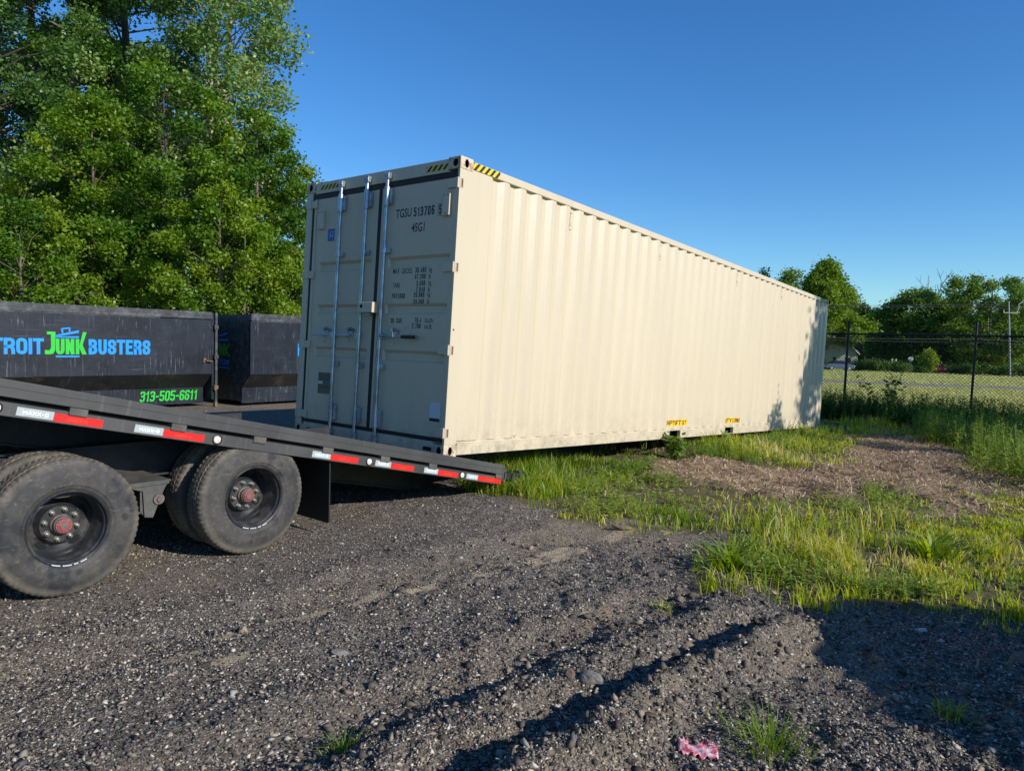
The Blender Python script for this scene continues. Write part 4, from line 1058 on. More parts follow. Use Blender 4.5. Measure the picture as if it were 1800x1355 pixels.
# ------------------------------------------------------------------ tilt trailer
SL = .2257; ang = math.atan(SL)
TY = (YH * math.cos(ang) + Vector((0, 0, -math.sin(ang)))).normalized(); TX = XH.copy(); TZ = TX.cross(TY)
S_END = .853; Z_END = .317
TO = sw(S_END, .08); TO.z = Z_END
TR = empty('equipment_trailer', frame(TO, TX, TY, TZ))
tag(TR, 'black tilt deck trailer with dual wheels and red reflective tape under the container doors', 'trailer')
def ds(s): return (s - S_END) / math.cos(ang)      # plan distance -> deck distance
DL0 = ds(-8.4)
MB().box(-.10, 0, DL0, 0, -.099, 0).build('rub_rail', M['trail'], TR, bevel=.004)
MB().box(-.0005, .0012, DL0, -.02, -.046, -.043).build('rail_seam', M['trail_dark'], TR)
MB().box(-2.60, -2.50, DL0, 0, -.206, 0).build('rub_rail', M['trail'], TR)
MB().box(-.14, -.012, DL0, -.01, -.206, -.128).build('side_channel', M['trail'], TR, bevel=.003)
MB().box(-.14, -.05, DL0, -.01, -.128, -.100).build('channel_gap_shade', M['void'], TR)  # near-black strip paints the shade between the two rails
MB().box(-2.495, -.145, DL0, -.02, -.095, -.062).build('deck', M['deck'], TR)
cb = MB()
i = DL0 + .2
while i < -.1: cb.box(-2.49, -.15, i, i + .06, -.20, -.097); i += .40
cb.build('cross_member', M['trail_dark'], TR)
cb = MB()
for o_ in (-.78, -1.82):
    cb.box(o_ - .06, o_ + .06, DL0, -.35, -.215, -.203).box(o_ - .006, o_ + .006, DL0, -.35, -.41, -.216).box(o_ - .06, o_ + .06, DL0, -.6, -.423, -.411)
cb.build('main_beam', M['trail_dark'], TR)
MB().box(-2.49, -.13, -.012, .0, -.205, -.10).build('tail_plate', M['trail'], TR)
for s_ in (-3.197, -2.584, -1.98, -1.372, -.768, -.184, .78, -3.80, -4.4):
    y = ds(s_); MB().box(-.06, .001, y - .052, y + .052, -.148, -.1005).build('stake_pocket', M['trail_dust'], TR, bevel=.005)
def lamp(s_):
    y = ds(s_); z = -.166; r = MB().lathe([(0, .036), (.006, .036), (.008, .030), (.003, .027)], (-.012, y, z), (1, 0, 0), 24)
    o = r.build('marker_lamp', M['gasket'], TR, smooth=True)
    MB().lathe([(.0, .0265), (.006, .0255), (.010, .018), (.012, .0006)], (-.011, y, z), (1, 0, 0), 24).build('lens', M['lens'], o, smooth=True)
for s_ in (-3.610, -2.301, -.931, .235): lamp(s_)
def tape(s0, s1, white):
    y0, y1 = ds(s0), ds(s1); z0, z1 = (-.193, -.143) if white else (-.197, -.147)
    o = MB().quad((-.0108 if white else -.0106, y0, z0), (-.0108 if white else -.0106, y1, z0), (-.0108 if white else -.0106, y1, z1), (-.0108 if white else -.0106, y0, z1)).build('reflector_tape', M['refl_white'] if white else M['refl_red'], TR, recalc=False)
    k = MB(); L = y1 - y0; a, b_ = (y0 + L * .16, y1 - L * .14) if white else (y0 + L * .28, y0 + L * .68)
    h = .022; zc = (z0 + z1) / 2 + (.0 if white else -.003)
    stroke_text(k, 'MAXX-D', a, b_, zc - h / 2, zc + h / 2, .0052 if white else .0036, lambda x, z, l: (-.0100 + l, x, z), gap=.0035, lift=.0002)
    k.build('tape_print', M['refl_text'] if white else M['refl_red2'], o, recalc=False)
for a, b_, c in ((-3.508, -3.318, -3.048), (-2.858, -2.675, -2.393), (-1.506, -1.329, -1.048), (-.862, -.685, -.410), (-.280, -.099, .177), (.300, .470, .840)):
    tape(a, b_ - .001, True); tape(b_ + .001, c, False)
# lower frame carrying the axles (level) -- built in a level helper frame inside the trailer
LEV = TR.matrix_world.inverted() @ frame(sw(0, 0), XH, YH, Vector((0, 0, 1)))
def lev(mb, name, mat, parent=None, **k):
    o = mb.build(name, mat, parent or TR, **k)
    if not parent: o.matrix_local = LEV
    return o
b = MB()
for o_ in (-.52, -1.98): b.box(o_ - .05, o_ + .05, -8.2, -.95, .56, .575).box(o_ - .008, o_ + .008, -8.2, -.95, .576, .80).box(o_ - .05, o_ + .05, -8.2, -1.9, .801, .815)
lev(b, 'axle_frame', M['trail_dark'])
lev(MB().box(-.455, -.02, -8.0, -2.62, .600, .612).box(-.03, -.02, -8.0, -2.63, .585, .5995), 'fender_shelf', M['trail_dust'])
b = MB().prism([(-2.90, .585), (-2.635, .585), (-2.655, .56), (-2.735, .365), (-2.79, .375), (-2.80, .55)], 0, -.045, -.03)
b.box(-.30, -.046, -2.800, -2.792, .39, .584).box(-.13, -.0455, -2.96, -2.80, .572, .5845).box(-.09, -.0455, -2.95, -2.80, .400, .412).box(-.06, -.0455, -2.812, -2.8005, .40, .572)
lev(b, 'suspension_hanger', M['trail_dust'])
lev(MB().tube([(-.030, -2.70, .487), (-.016, -2.70, .487)], .036, 20).tube([(-.016, -2.70, .487), (-.004, -2.70, .487)], .018, 6), 'hanger_bolt', M['hub'])
b = MB()
for sc_ in (-3.27, -2.03):
    b.tube([(-2.30, sc_, .40), (-.22, sc_, .40)], .062, 14)
    for o_ in (-.52, -1.98):
        for k_ in range(5): b.box(o_ - .035, o_ + .035, sc_ - .42 + k_ * .05, sc_ + .42 - k_ * .05, .465 + k_ * .0115, .475 + k_ * .0115)
lev(b, 'axle', M['trail_dark'])
fl = MB().prism([(-.20, .78), (-.20, .115), (-.185, .095), (.005, .095), (.02, .115), (.02, .78)], 1, -1.375, -1.365)
# flap hangs across behind the wheels, a little skewed
fo = lev(MB().add([(x, y, z) for (x, y, z) in []], []), 'mudflap', M['flap']) if False else None
fb_ = MB().prism([(-.62, .80), (-.62, .10), (-.60, .085), (.005, .085), (.025, .105), (.025, .62), (.0, .80)], 1, -1.345, -1.333)
lev(fb_, 'mudflap', M['flap'])
lev(MB().prism([(-2.52, .80), (-2.52, .09), (-1.92, .09), (-1.92, .80)], 1, -1.345, -1.333), 'mudflap', M['flap'])

WZ = .407
def tyre_mb(xo, sc_, R=.425, wd=.228, n=216):
    """outward axis +x; xo = outer face"""
    prof = [(-.028, .222), (-.012, .232), (-.009, .240), (-.006, .242), (-.001, .262), (.001, .264), (.002, .310), (-.001, .352), (-.003, .355), (-.006, .372), (-.011, .390), (-.011, .394), (-.019, .412), (-.033, .421), (-.058, .423), (-.062, .414), (-.070, .414), (-.074, .425), (-.104, .426), (-.107, .415), (-.115, .415), (-.118, .426)]
    full = prof + [(-wd - t, r) for t, r in reversed(prof)]
    def mod(j, k):
        jj = j if j < len(prof) else 2 * len(prof) - 1 - j
        if jj in (12, 13) and k % 3 == 0: return -.006
        if jj == 14 and k % 3 == 0: return -.004
        if jj in (17, 18) and k % 3 == 1: return -.004
        return 0
    ring = [(t, r) for t, r in full]
    return MB().lathe(ring, (xo, sc_, WZ), (1, 0, 0), n, e1=(0, 0, 1), mod=mod)
def wheel(sc_, rot, lab):
    w = empty('wheel', None, None, TR); w.matrix_local = LEV @ Matrix.Translation((0, 0, 0)); w['label'] = lab
    def cb_(mb, name, mat, **k): return mb.build(name, mat, w, **k)
    def ty(mb):
        o = cb_(mb, 'tyre', M['tyre'], smooth=True); me = o.data; a_ = me.attributes.new('rad', 'FLOAT', 'POINT')
        a_.data.foreach_set('value', [math.hypot(v.co.y - sc_, v.co.z - WZ) for v in me.vertices])
    for xo in (.060, -.265): ty(tyre_mb(xo, sc_))
    # rim: outer lip, barrel, dish
    for xo, dish in ((.060, True), (-.265, False)):
        pr = [(-.030, .224), (-.008, .232), (-.003, .226), (-.008, .218), (-.030, .214), (-.036, .207), (-.090, .203), (-.098, .198), (-.200, .193), (-.212, .182), (-.214, .150)] if dish else [(-.03, .224), (-.008, .23), (-.012, .218), (-.04, .20), (-.05, .1)]
        if dish: pr += [(-.206, .134), (-.153, .114), (-.148, .070)]
        cb_(MB().lathe(pr, (xo, sc_, WZ), (1, 0, 0), 64), 'rim', M['rim'], smooth=True)
    x0 = .060 - .148
    cb_(MB().disc((x0, sc_, WZ), (1, 0, 0), .0705, 32), 'rim_centre', M['rim'])
    for k in range(5):      # black discs paint the shade of the hand holes
        a = rot + k * 2 * PI / 5; c = Vector((.060 - .2120, sc_ + math.cos(a) * .160, WZ + math.sin(a) * .160)); nrm = Vector((1, math.cos(a) * .1, math.sin(a) * .1)).normalized()
        e = Vector((0, -math.sin(a), math.cos(a)))
        cb_(MB().disc(c + nrm * .004, nrm, .036, 20, a=e, b=.022), 'hand_hole_shade', M['void'])
    h = MB().lathe([(-.005, .066), (.018, .062), (.022, .056), (.046, .053), (.050, .048), (.060, .046), (.062, .0005)], (x0, sc_, WZ), (1, 0, 0), 32)
    hb = cb_(h, 'hub', M['hub'], smooth=True)
    MB().lathe([(.0625, .041), (.066, .041), (.068, .030), (.0645, .029)], (x0, sc_, WZ), (1, 0, 0), 6).build('hub_nut', M['hub_red'], hb)
    MB().lathe([(.0625, .0285), (.072, .0285), (.073, .0005)], (x0, sc_, WZ), (1, 0, 0), 6).build('hub_cap', M['hub'], hb)
    for k in range(6):
        a = k * PI / 3 + .3; MB().tube([(x0 + .0660, sc_ + math.cos(a) * .0365, WZ + math.sin(a) * .0365), (x0 + .0705, sc_ + math.cos(a) * .0365, WZ + math.sin(a) * .0365)], .0035, 6).build('hub_bolt', M['nut'], hb)
    for k in range(8):
        a = rot + .2 + k * PI / 4; cy, cz = sc_ + math.cos(a) * .0925, WZ + math.sin(a) * .0925
        n_ = MB().tube([(x0 + .001 - .004, cy, cz), (x0 + .004, cy, cz)], .0165, 16).tube([(x0 + .004, cy, cz), (x0 + .022, cy, cz)], .0145, 6).tube([(x0 + .022, cy, cz), (x0 + .036, cy, cz)], .0075, 8)
        cb_(n_, 'lug_nut', M['nut'])
    lip = MB()
    for k in range(16):
        a0 = -PI / 2 - .45 + k * .055; 
        if k in (4, 9, 12): continue
        lip.add([(.0585, sc_ + math.cos(a) * r, WZ + math.sin(a) * r) for a, r in ((a0, .2235), (a0 + .05, .2235), (a0 + .05, .2300), (a0, .2300))], [(0, 1, 2, 3)])
    cb_(lip, 'bare_rim_edge', M['white'], recalc=False)
    for xo in (-2.44 + .04,):
        ty(tyre_mb(-2.26, sc_, n=48)); ty(tyre_mb(-1.94, sc_, n=48))
wheel(-3.272, .35, 'front wheel pair, nearest the camera'); wheel(-2.030, .75, 'rear wheel pair by the mudflap')
# bumper block and ring at the tail
e = MB().box(-.20, -.03, .02, .17, -.150, -.070).box(-.17, -.02, .17, .30, -.165, -.060).tube([(-.06, .30, -.11), (-.06, .33, -.11)], .05, 12)
e.box(-.19, -.03, .30, .54, -.155, -.035)
e.build('bumper_block', M['trail_dark'], TR, bevel=.008)
rg = MB().tube([(-.02, .03 + .022 * math.sin(t), -.115 + .058 * math.cos(t)) for t in [k * PI / 8 for k in range(17)]], .006, 8); rg.build('tail_ring', M['trail_dust'], TR, smooth=True)

# ------------------------------------------------------------------ dumpsters
def dumpster(origin, s0, s1, label, logo_s, phone, end_logo=False):
    D = empty('roll_off_dumpster', frame(origin, XH, YH, Vector((0, 0, 1)))); tag(D, label, 'dumpster')
    Wd = 2.42
    def side(sgn, nm):
        X = (lambda o: o) if sgn > 0 else (lambda o: -Wd - o)
        b = MB(); b.box(min(X(0), X(-.05)), max(X(0), X(-.05)), s0, s1, .715, 1.87); o = b.build('side_panel', M['dump'], D)
        MB().add([(X(0.0), s0, .713), (X(0), s1 - .0, .713), (X(-.33), s1 - .02, .405), (X(-.33), s0, .405), (X(-.06), s0, .713), (X(-.06), s1, .713), (X(-.39), s1 - .02, .405), (X(-.39), s0, .405)],
                 [(0, 1, 2, 3), (4, 7, 6, 5), (1, 5, 6, 2), (0, 3, 7, 4)]).build('sloped_panel', M['dump_under'], D)
        b = MB(); b.box(min(X(-.33), X(-.39)), max(X(-.33), X(-.39)), s0, s1 - .02, .06, .404); b.build('lower_panel', M['dump'], D)
        b = MB(); b.box(min(X(.035), X(-.07)), max(X(.035), X(-.07)), s0, s1, 1.885, 2.04); b.build('top_rail', M['dump_dark'], D, bevel=.008)
        b = MB(); b.box(min(X(.036), X(.040)), max(X(.036), X(.040)), s0 + .02, s1 - .02, 1.962, 1.970); b.build('rail_weld', M['dump_dark'], D)
    side(1, ''); side(-1, '')
    MB().box(-Wd + .4, -.4, s0 + .03, s1 - .05, .14, .18).box(-Wd + .4, -.4, s0 + .03, s0 + .07, .18, .7).box(-Wd + .06, -.06, s0 + .03, s0 + .07, .7, 2.02).build('floor', M['dump_dark'], D)
    e = MB().box(-Wd + .06, -.06, s0 + .0, s0 + .029, .72, 2.0)
    e.add([(-.06, s0, .72), (-.39, s0, .41), (-.39, s0, .1), (-Wd + .39, s0, .1), (-Wd + .39, s0, .41), (-Wd + .06, s0, .72)], [(0, 1, 2, 3, 4, 5)]); e.build('front_wall', M['dump_dark'], D)
    for k in range(4): MB().box(-Wd + .3 + k * .55, -Wd + .36 + k * .55, s0 - .05, s0 - .001, .75, 1.9).build('front_rib', M['dump_dark'], D) if not end_logo else None
    # rear door with its frame, hinge bar and hinges
    MB().box(-Wd + .02, -.02, s1 + .012, s1 + .06, .16, 2.0).build('rear_door', M['dump'], D)
    MB().box(-.05, .035, s1 + .062, s1 + .115, .02, 2.035).box(-.02, .018, s1 + .001, s1 + .0115, .72, 1.87).build('hinge_post', M['dump_dark'], D, bevel=.006)
    for z in (1.72, .42, 1.08):
        MB().box(-.01, .055, s1 + .035, s1 + .125, z - .04, z + .04).tube([(.045, s1 + .055, z - .06), (.045, s1 + .055, z + .06)], .02, 10).build('hinge', M['rust'] if z < .5 else M['dump_dark'], D, bevel=.003)
    MB().box(-.051, .036, s1 + .061, s1 + .116, .0, .10).build('post_foot', M['rust'], D)
    MB().tube([(.0, s1 - .17, 1.0), (.07, s1 - .15, 1.0), (.075, s1 - .02, .985)], .014, 8).box(0.001, .03, s1 - .2, s1 - .14, .96, 1.05).build('latch', M['rust'], D)
    for s_ in (s0 + .35, s0 + .62, (s0 + s1) / 2, s1 - .4, s1 - .85): MB().box(-.62, -.52, s_ - .03, s_ + .03, .0, .059).tube([(-.64, s_, .06), (-.50, s_, .06)], .055, 12).build('skid', M['dump_dark'], D)
    # logo
    a = logo_s; f = lambda x, z, l=.001: (.0015 + l, x, z)
    g = MB(); stroke_text(g, 'DETROIT', a, a + 1.145, 1.122, 1.410, .056, f); g.build('lettering', M['logo_blue'], D, recalc=False)
    g = MB(); stroke_text(g, 'BUSTERS', a + 1.902, a + 3.048, 1.122, 1.410, .056, f); g.build('lettering', M['logo_blue'], D, recalc=False)
    g = MB(); stroke_text(g, 'UN', a + 1.345, a + 1.655, 1.122, 1.410, .060, f, gap=.018)
    # tall J and K
    J = a + 1.168
    g.add([f(J + .035, 1.535), f(J + .175, 1.535), f(J + .165, 1.20), f(J + .14, 1.14), f(J + .09, 1.122), f(J - .0, 1.125), f(J + .0, 1.20), f(J + .075, 1.195), f(J + .10, 1.24), f(J + .10, 1.485), f(J + .035, 1.485)], [(0, 10, 9), (0, 9, 1), (1, 9, 8), (1, 8, 2), (2, 8, 7), (2, 7, 3), (3, 7, 4), (4, 7, 6), (4, 6, 5)])
    K = a + 1.678
    g.add([f(K, 1.410), f(K + .062, 1.410), f(K + .062, 1.122), f(K, 1.122)], [(0, 3, 2, 1)])
    g.add([f(K + .063, 1.29), f(K + .125, 1.54), f(K + .190, 1.54), f(K + .118, 1.30), f(K + .19, 1.122), f(K + .11, 1.122), f(K + .063, 1.24)], [(0, 6, 3), (0, 3, 2, 1), (6, 5, 4, 3)])
    g.build('lettering', M['logo_green'], D, recalc=False)
    g = MB()
    g.add([f(a + 1.345, 1.428), f(a + 1.735, 1.428), f(a + 1.735, 1.462), f(a + 1.345, 1.448)], [(0, 1, 2, 3)])
    g.add([f(a + 1.345, 1.455), f(a + 1.42, 1.458), f(a + 1.735, 1.525), f(a + 1.735, 1.575), f(a + 1.345, 1.475)], [(0, 1, 2, 3, 4)])
    for q in (((1.448, 1.507), (1.475, 1.512), (1.462, 1.60), (1.430, 1.602)), ((1.430, 1.602), (1.432, 1.578), (1.585, 1.600), (1.590, 1.626)), ((1.560, 1.535), (1.590, 1.542), (1.590, 1.622), (1.565, 1.60))):
        g.add([f(a + x, z, .0016) for x, z in q], [(0, 1, 2, 3)])
    g.add([f(a + 1.345, 1.068), f(a + 1.742, 1.068), f(a + 1.742, 1.098), f(a + 1.345, 1.098)], [(0, 1, 2, 3)])
    g.build('bin_emblem', M['logo_blue'], D, recalc=False)
    if phone is not None:
        g = MB(); stroke_text(g, '313-505-6611', phone, phone + 1.21, .140, .355, .033, lambda x, z, l: (-.3285 + l, x, z), shear=.12, gap=.012); g.build('phone_number', M['logo_green'], D, recalc=False)
    if end_logo:
        e3 = lambda x, z, l=.001: (x, s0 - .002 - l, z)
        g = MB(); stroke_text(g, 'JUNK', -1.65, -.86, 1.08, 1.36, .055, e3); g.build('lettering', M['logo_green'], D, recalc=False)
        g = MB(); stroke_text(g, 'BUSTERS', -1.65, -.86, .88, 1.00, .03, e3); g.box(-1.55, -.92, s0 - .004, s0 - .002, 1.42, 1.47).box(-1.65, -.86, s0 - .004, s0 - .002, .80, .83)
        g.add([e3(-1.5, 1.49), e3(-.92, 1.58), e3(-.92, 1.62), e3(-1.5, 1.51)], [(0, 1, 2, 3)]); g.build('lettering', M['logo_blue'], D, recalc=False)
    return D
O1 = Vector((-6.5, 15.6, gzf(-6.5, 15.6))); O1.z = 0
dumpster(O1, -6.7, 0, 'nearer black dumpster with the blue and green name and a green phone number', -4.352, -1.374)
O2 = Vector((-5.72, 15.75, 0))
dumpster(O2, 0, 6.5, 'further black dumpster half hidden behind the container doors', 1.20, None, True)

# ------------------------------------------------------------------ trees
def leaf_cloud(rng, centres, radii, n, size, flat=.5, hue0=.5, hsp=.15, droop=.2, shell=.55):
    """leaf quads scattered through bough ellipsoids"""
    centres = np.asarray(centres); radii = np.asarray(radii); K = len(centres)
    p = radii ** 2; p = p / p.sum(); ci = rng.choice(K, n, p=p)
    d = rng.normal(0, 1, (n, 3)); d /= np.linalg.norm(d, axis=1)[:, None]
    r = (shell + (1 - shell) * rng.random(n)) * (.75 + .5 * rng.random(n) ** 2)
    # lumps inside each bough
    off = d * r[:, None] * radii[ci][:, None]; off[:, 2] *= flat; off[:, 2] -= droop * (np.hypot(off[:, 0], off[:, 1]) ** 2) / radii[ci]
    P = centres[ci] + off
    cl = rng.normal(0, size * 1.2, (n, 3)); P = P + cl
    a = rng.random(n) * 2 * PI; tilt = rng.normal(.2, .55, n)
    ux = np.stack([np.cos(a) * np.cos(tilt), np.sin(a) * np.cos(tilt), -np.sin(tilt)], 1)
    rv = rng.normal(0, 1, (n, 3)); rv[:, 2] += 1.2; vx = np.cross(ux, rv); vx /= np.linalg.norm(vx, axis=1)[:, None] + 1e-9
    s = size * (.6 + .8 * rng.random(n)); L = ux * s[:, None]; Wd = vx * (s * .34)[:, None]
    Q = np.stack([P - L * .5, P + Wd, P + L * .55, P - Wd], 1)
    bh = rng.normal(0, hsp, K)
    hue = np.clip(hue0 + bh[ci] + rng.normal(0, .09, n), 0, 1)
    return Q, hue

def tree(label, base, H, R, crown0, n, size, mat, bark, seed, prof='round', K=70, group=None, hue0=.5, airy=0., trunk_r=None, stems=1, flat=.5, lean=(0, 0), name='tree', cat='tree', bough=(.16, .30), visible_limbs=True, droop=.2):
    rng = np.random.default_rng(seed); rnd = random.Random(seed)
    T_ = empty(name, None, base); tag(T_, label, cat, group)
    def rad(t):
        if prof == 'column': return R * (.55 + .45 * math.sin(PI * min(1, .12 + t))) * (1 - .55 * max(0, t - .75) / .25)
        if prof == 'cone': return R * (1.02 - t) ** .8
        if prof == 'umbrella': return R * (.30 + .70 * math.sin(PI * min(1, t * .62 + .18)) ** 1.2 if t < .92 else .75)
        return R * math.sqrt(max(.05, 1 - (1.75 * (t - .42)) ** 2)) if t > .42 else R * (.62 + .38 * math.sin(PI * t / .84))
    cs = []; rs = []
    for k in range(K):
        t = (k + rnd.random()) / K; a = k * 2.39996 + rnd.gauss(0, .5); rr = rad(t) * (.35 + .62 * rnd.random() ** .5)
        cs.append((math.cos(a) * rr + lean[0] * t, math.sin(a) * rr + lean[1] * t, crown0 + (H - crown0) * t)); rs.append(R * (bough[0] + (bough[1] - bough[0]) * rnd.random()) * (1 - .35 * t))
    Q, hue = leaf_cloud(rng, cs, rs, n, size, flat, hue0, droop=droop)
    np_o = np_mesh('crown', Q.reshape(-1, 3), np.arange(n * 4), np.full(n, 4), mat, dict(hue=np.repeat(hue, 4))); np_o.parent = T_
    tr = trunk_r or H * .016; b = MB()
    for st in range(stems):
        sx, sy = (0, 0) if stems == 1 else (math.cos(st * 2.4) * R * .28, math.sin(st * 2.4) * R * .28)
        pts = []; rsd = []
        for i in range(9):
            t = i / 8; pts.append((sx * t ** .8 + lean[0] * t + rnd.gauss(0, H * .004), sy * t ** .8 + lean[1] * t + rnd.gauss(0, H * .004), -.3 + (H * .93 + .3) * t)); rsd.append(tr * (1.15 if i == 0 else 1) * (1 - t * .88) / (1 if stems == 1 else 1.15))
        b.tube(pts, rsd, 9)
        for k in range(st, K, stems):
            if rnd.random() < .75 or not visible_limbs:
                c = Vector(cs[k]); tz = max(crown0 * .55, c.z - (.5 + rnd.random()) * R * .45); tt = min(.98, max(0, (tz + .3) / (H * .93 + .3)))
                p0 = Vector((sx * tt ** .8 + lean[0] * tt, sy * tt ** .8 + lean[1] * tt, tz)); mid = p0.lerp(c, .5) + Vector((rnd.gauss(0, .05) * R, rnd.gauss(0, .05) * R, .04 * R))
                r0 = max(.012, tr * (1 - tt) * .42); b.tube([p0, mid, c], [r0, r0 * .6, r0 * .22], 5, cap=False)
    b.build('trunk', bark, T_, smooth=True)
    return T_

LM = dict(
 elm=leaf_mat('elm_leaves', [(.018, .060, .010), (.070, .170, .017), (.165, .285, .028), (.29, .40, .045)], .40, .42, spec=.4),
 bright=leaf_mat('bright_leaves', [(.050, .13, .010), (.125, .235, .016), (.235, .34, .026), (.37, .44, .045)], .42, .42, spec=.4),
 poplar=leaf_mat('poplar_leaves', [(.045, .110, .026), (.10, .20, .042), (.19, .30, .070), (.32, .42, .14)], .32, .42, spec=.45),
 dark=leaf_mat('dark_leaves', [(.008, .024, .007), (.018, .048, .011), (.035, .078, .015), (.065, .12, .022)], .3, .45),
 far=leaf_mat('far_leaves', [(.045, .11, .022), (.11, .20, .036), (.19, .29, .05), (.29, .38, .08)], .38, .6),
 far_bright=leaf_mat('far_bright_leaves', [(.08, .155, .02), (.15, .25, .03), (.22, .33, .04), (.31, .40, .065)], .42, .6))
def base_at(u, y, x=None):
    p = at(u, 600, y); return Vector((p.x, y, gzf(p.x, y)))
G = 'leafy trees behind the dumpsters'
LT = [
 # label, u, y, H, R, crown0, n, leaf, mat, bark, prof, K, hue, extras
 ('tall airy poplar with pale forked stems, its top above the frame', 383, 27, 22.5, 2.7, 6.6, 47000, .14, 'poplar', 'bark_pale', 'column', 190, .68, dict(stems=3, trunk_r=.20, flat=.7, bough=(.16, .32), droop=.1)),
 ('dark green spreading elm just left of the container doors', 450, 25.5, 9.2, 2.25, 1.5, 32000, .115, 'elm', 'bark', 'round', 60, .55, dict(flat=.42, bough=(.13, .25), trunk_r=.14)),
 ('tree with a thick dark trunk rising over the gap between the dumpsters', 288, 24, 10.0, 3.1, 3.4, 34000, .11, 'elm', 'bark_dark', 'round', 60, .50, dict(flat=.42, bough=(.13, .25), trunk_r=.20)),
 ('tall dense tree left of the poplar with sky gaps in its top', 222, 29, 21.0, 3.5, 3.0, 56000, .14, 'elm', 'bark_dark', 'round', 85, .42, dict(flat=.42, bough=(.12, .23))),
 ('very tall dark tree at the top left corner', 60, 30, 21.5, 4.6, 3.0, 62000, .145, 'elm', 'bark_dark', 'round', 85, .35, dict(flat=.42, bough=(.12, .23))),
 ('pale leaved tree at the left border of the picture', -10, 25, 16.5, 3.4, 2.0, 50000, .11, 'poplar', 'bark_dark', 'round', 80, .5, dict(flat=.8, bough=(.2, .34))),
 ('yellow green drooping tree above the nearer dumpster', 165, 22.5, 8.6, 2.5, 1.6, 36000, .10, 'bright', 'bark', 'round', 55, .40, dict(flat=.42, bough=(.13, .25), droop=.35)),
 ('bright low tree over the far end of the nearer dumpster', 385, 22, 5.9, 1.9, 1.3, 26000, .10, 'bright', 'bark', 'round', 45, .45, dict(flat=.42, bough=(.13, .25), droop=.35)),
 ('bright bushy tree over the left end of the nearer dumpster', 40, 20, 4.9, 2.2, .8, 26000, .095, 'bright', 'bark', 'round', 45, .42, dict(flat=.42, bough=(.13, .25), droop=.3)),
 ('fresh green tree close against the container door post', 520, 26, 7.4, 1.9, .8, 30000, .10, 'bright', 'bark', 'round', 48, .40, dict(flat=.42, bough=(.13, .25), droop=.3)),
 ('small tree with layered twigs behind the further dumpster', 430, 22, 5.0, 1.7, .7, 22000, .095, 'bright', 'bark', 'round', 40, .50, dict(flat=.42, bough=(.13, .25), droop=.3)),
 ('tall mid green tree between the two tallest left trees', 140, 27, 20.0, 3.8, 3.0, 58000, .135, 'poplar', 'bark', 'round', 80, .35, dict(flat=.65)),
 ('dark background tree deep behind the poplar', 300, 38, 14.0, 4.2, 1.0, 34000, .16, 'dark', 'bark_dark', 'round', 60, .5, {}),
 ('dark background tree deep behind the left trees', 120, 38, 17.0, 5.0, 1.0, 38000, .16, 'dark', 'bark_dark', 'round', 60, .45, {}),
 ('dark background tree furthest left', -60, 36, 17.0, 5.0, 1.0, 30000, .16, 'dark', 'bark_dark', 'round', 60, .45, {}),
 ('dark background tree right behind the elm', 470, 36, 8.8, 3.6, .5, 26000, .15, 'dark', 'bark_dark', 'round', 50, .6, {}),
]
for i, (lb, u, y, H, R, c0, n, sz, mt, bk, pf, K, hue, ex) in enumerate(LT):
    tree(lb, base_at(u, y), H, R, c0, n, sz, LM[mt], M[bk], 100 + i, pf, K, G, hue, **ex)

# unseen trees added behind the camera to cut low sky light on the doors
for i, (ss, oo, H, R) in enumerate(((-26, 1, 12, 4.5), (-25, -13, 13, 5), (-16, -24, 13, 5))):
    p = sw(ss, oo); tree('unseen tree added behind the camera to dim the doors, ' + ('nearest to', 'next along from', 'furthest from')[i] + ' the line of the trailer', (p.x, p.y, 0), H, R, .8, 8000, .6, LM['elm'], M['bark_dark'], 350 + i, 'round', 50, 'trees added behind the camera', .6)
# trees outside the right border whose shade falls over the fence and container end
for i, (x, y, H, R) in enumerate(((16.3, 10.5, 9.0, 1.6), (19.4, 10.75, 11.5, 2.1), (23.7, 10.9, 13.0, 2.6))):
    tree(('nearest', 'middle', 'furthest')[i] + ' tree of the row standing right of the picture', (x, y, gzf(x, y)), H, R, .6, 12000, .22, LM['elm'], M['bark'], 300 + i, 'round', 40, 'trees right of the clearing', .5)

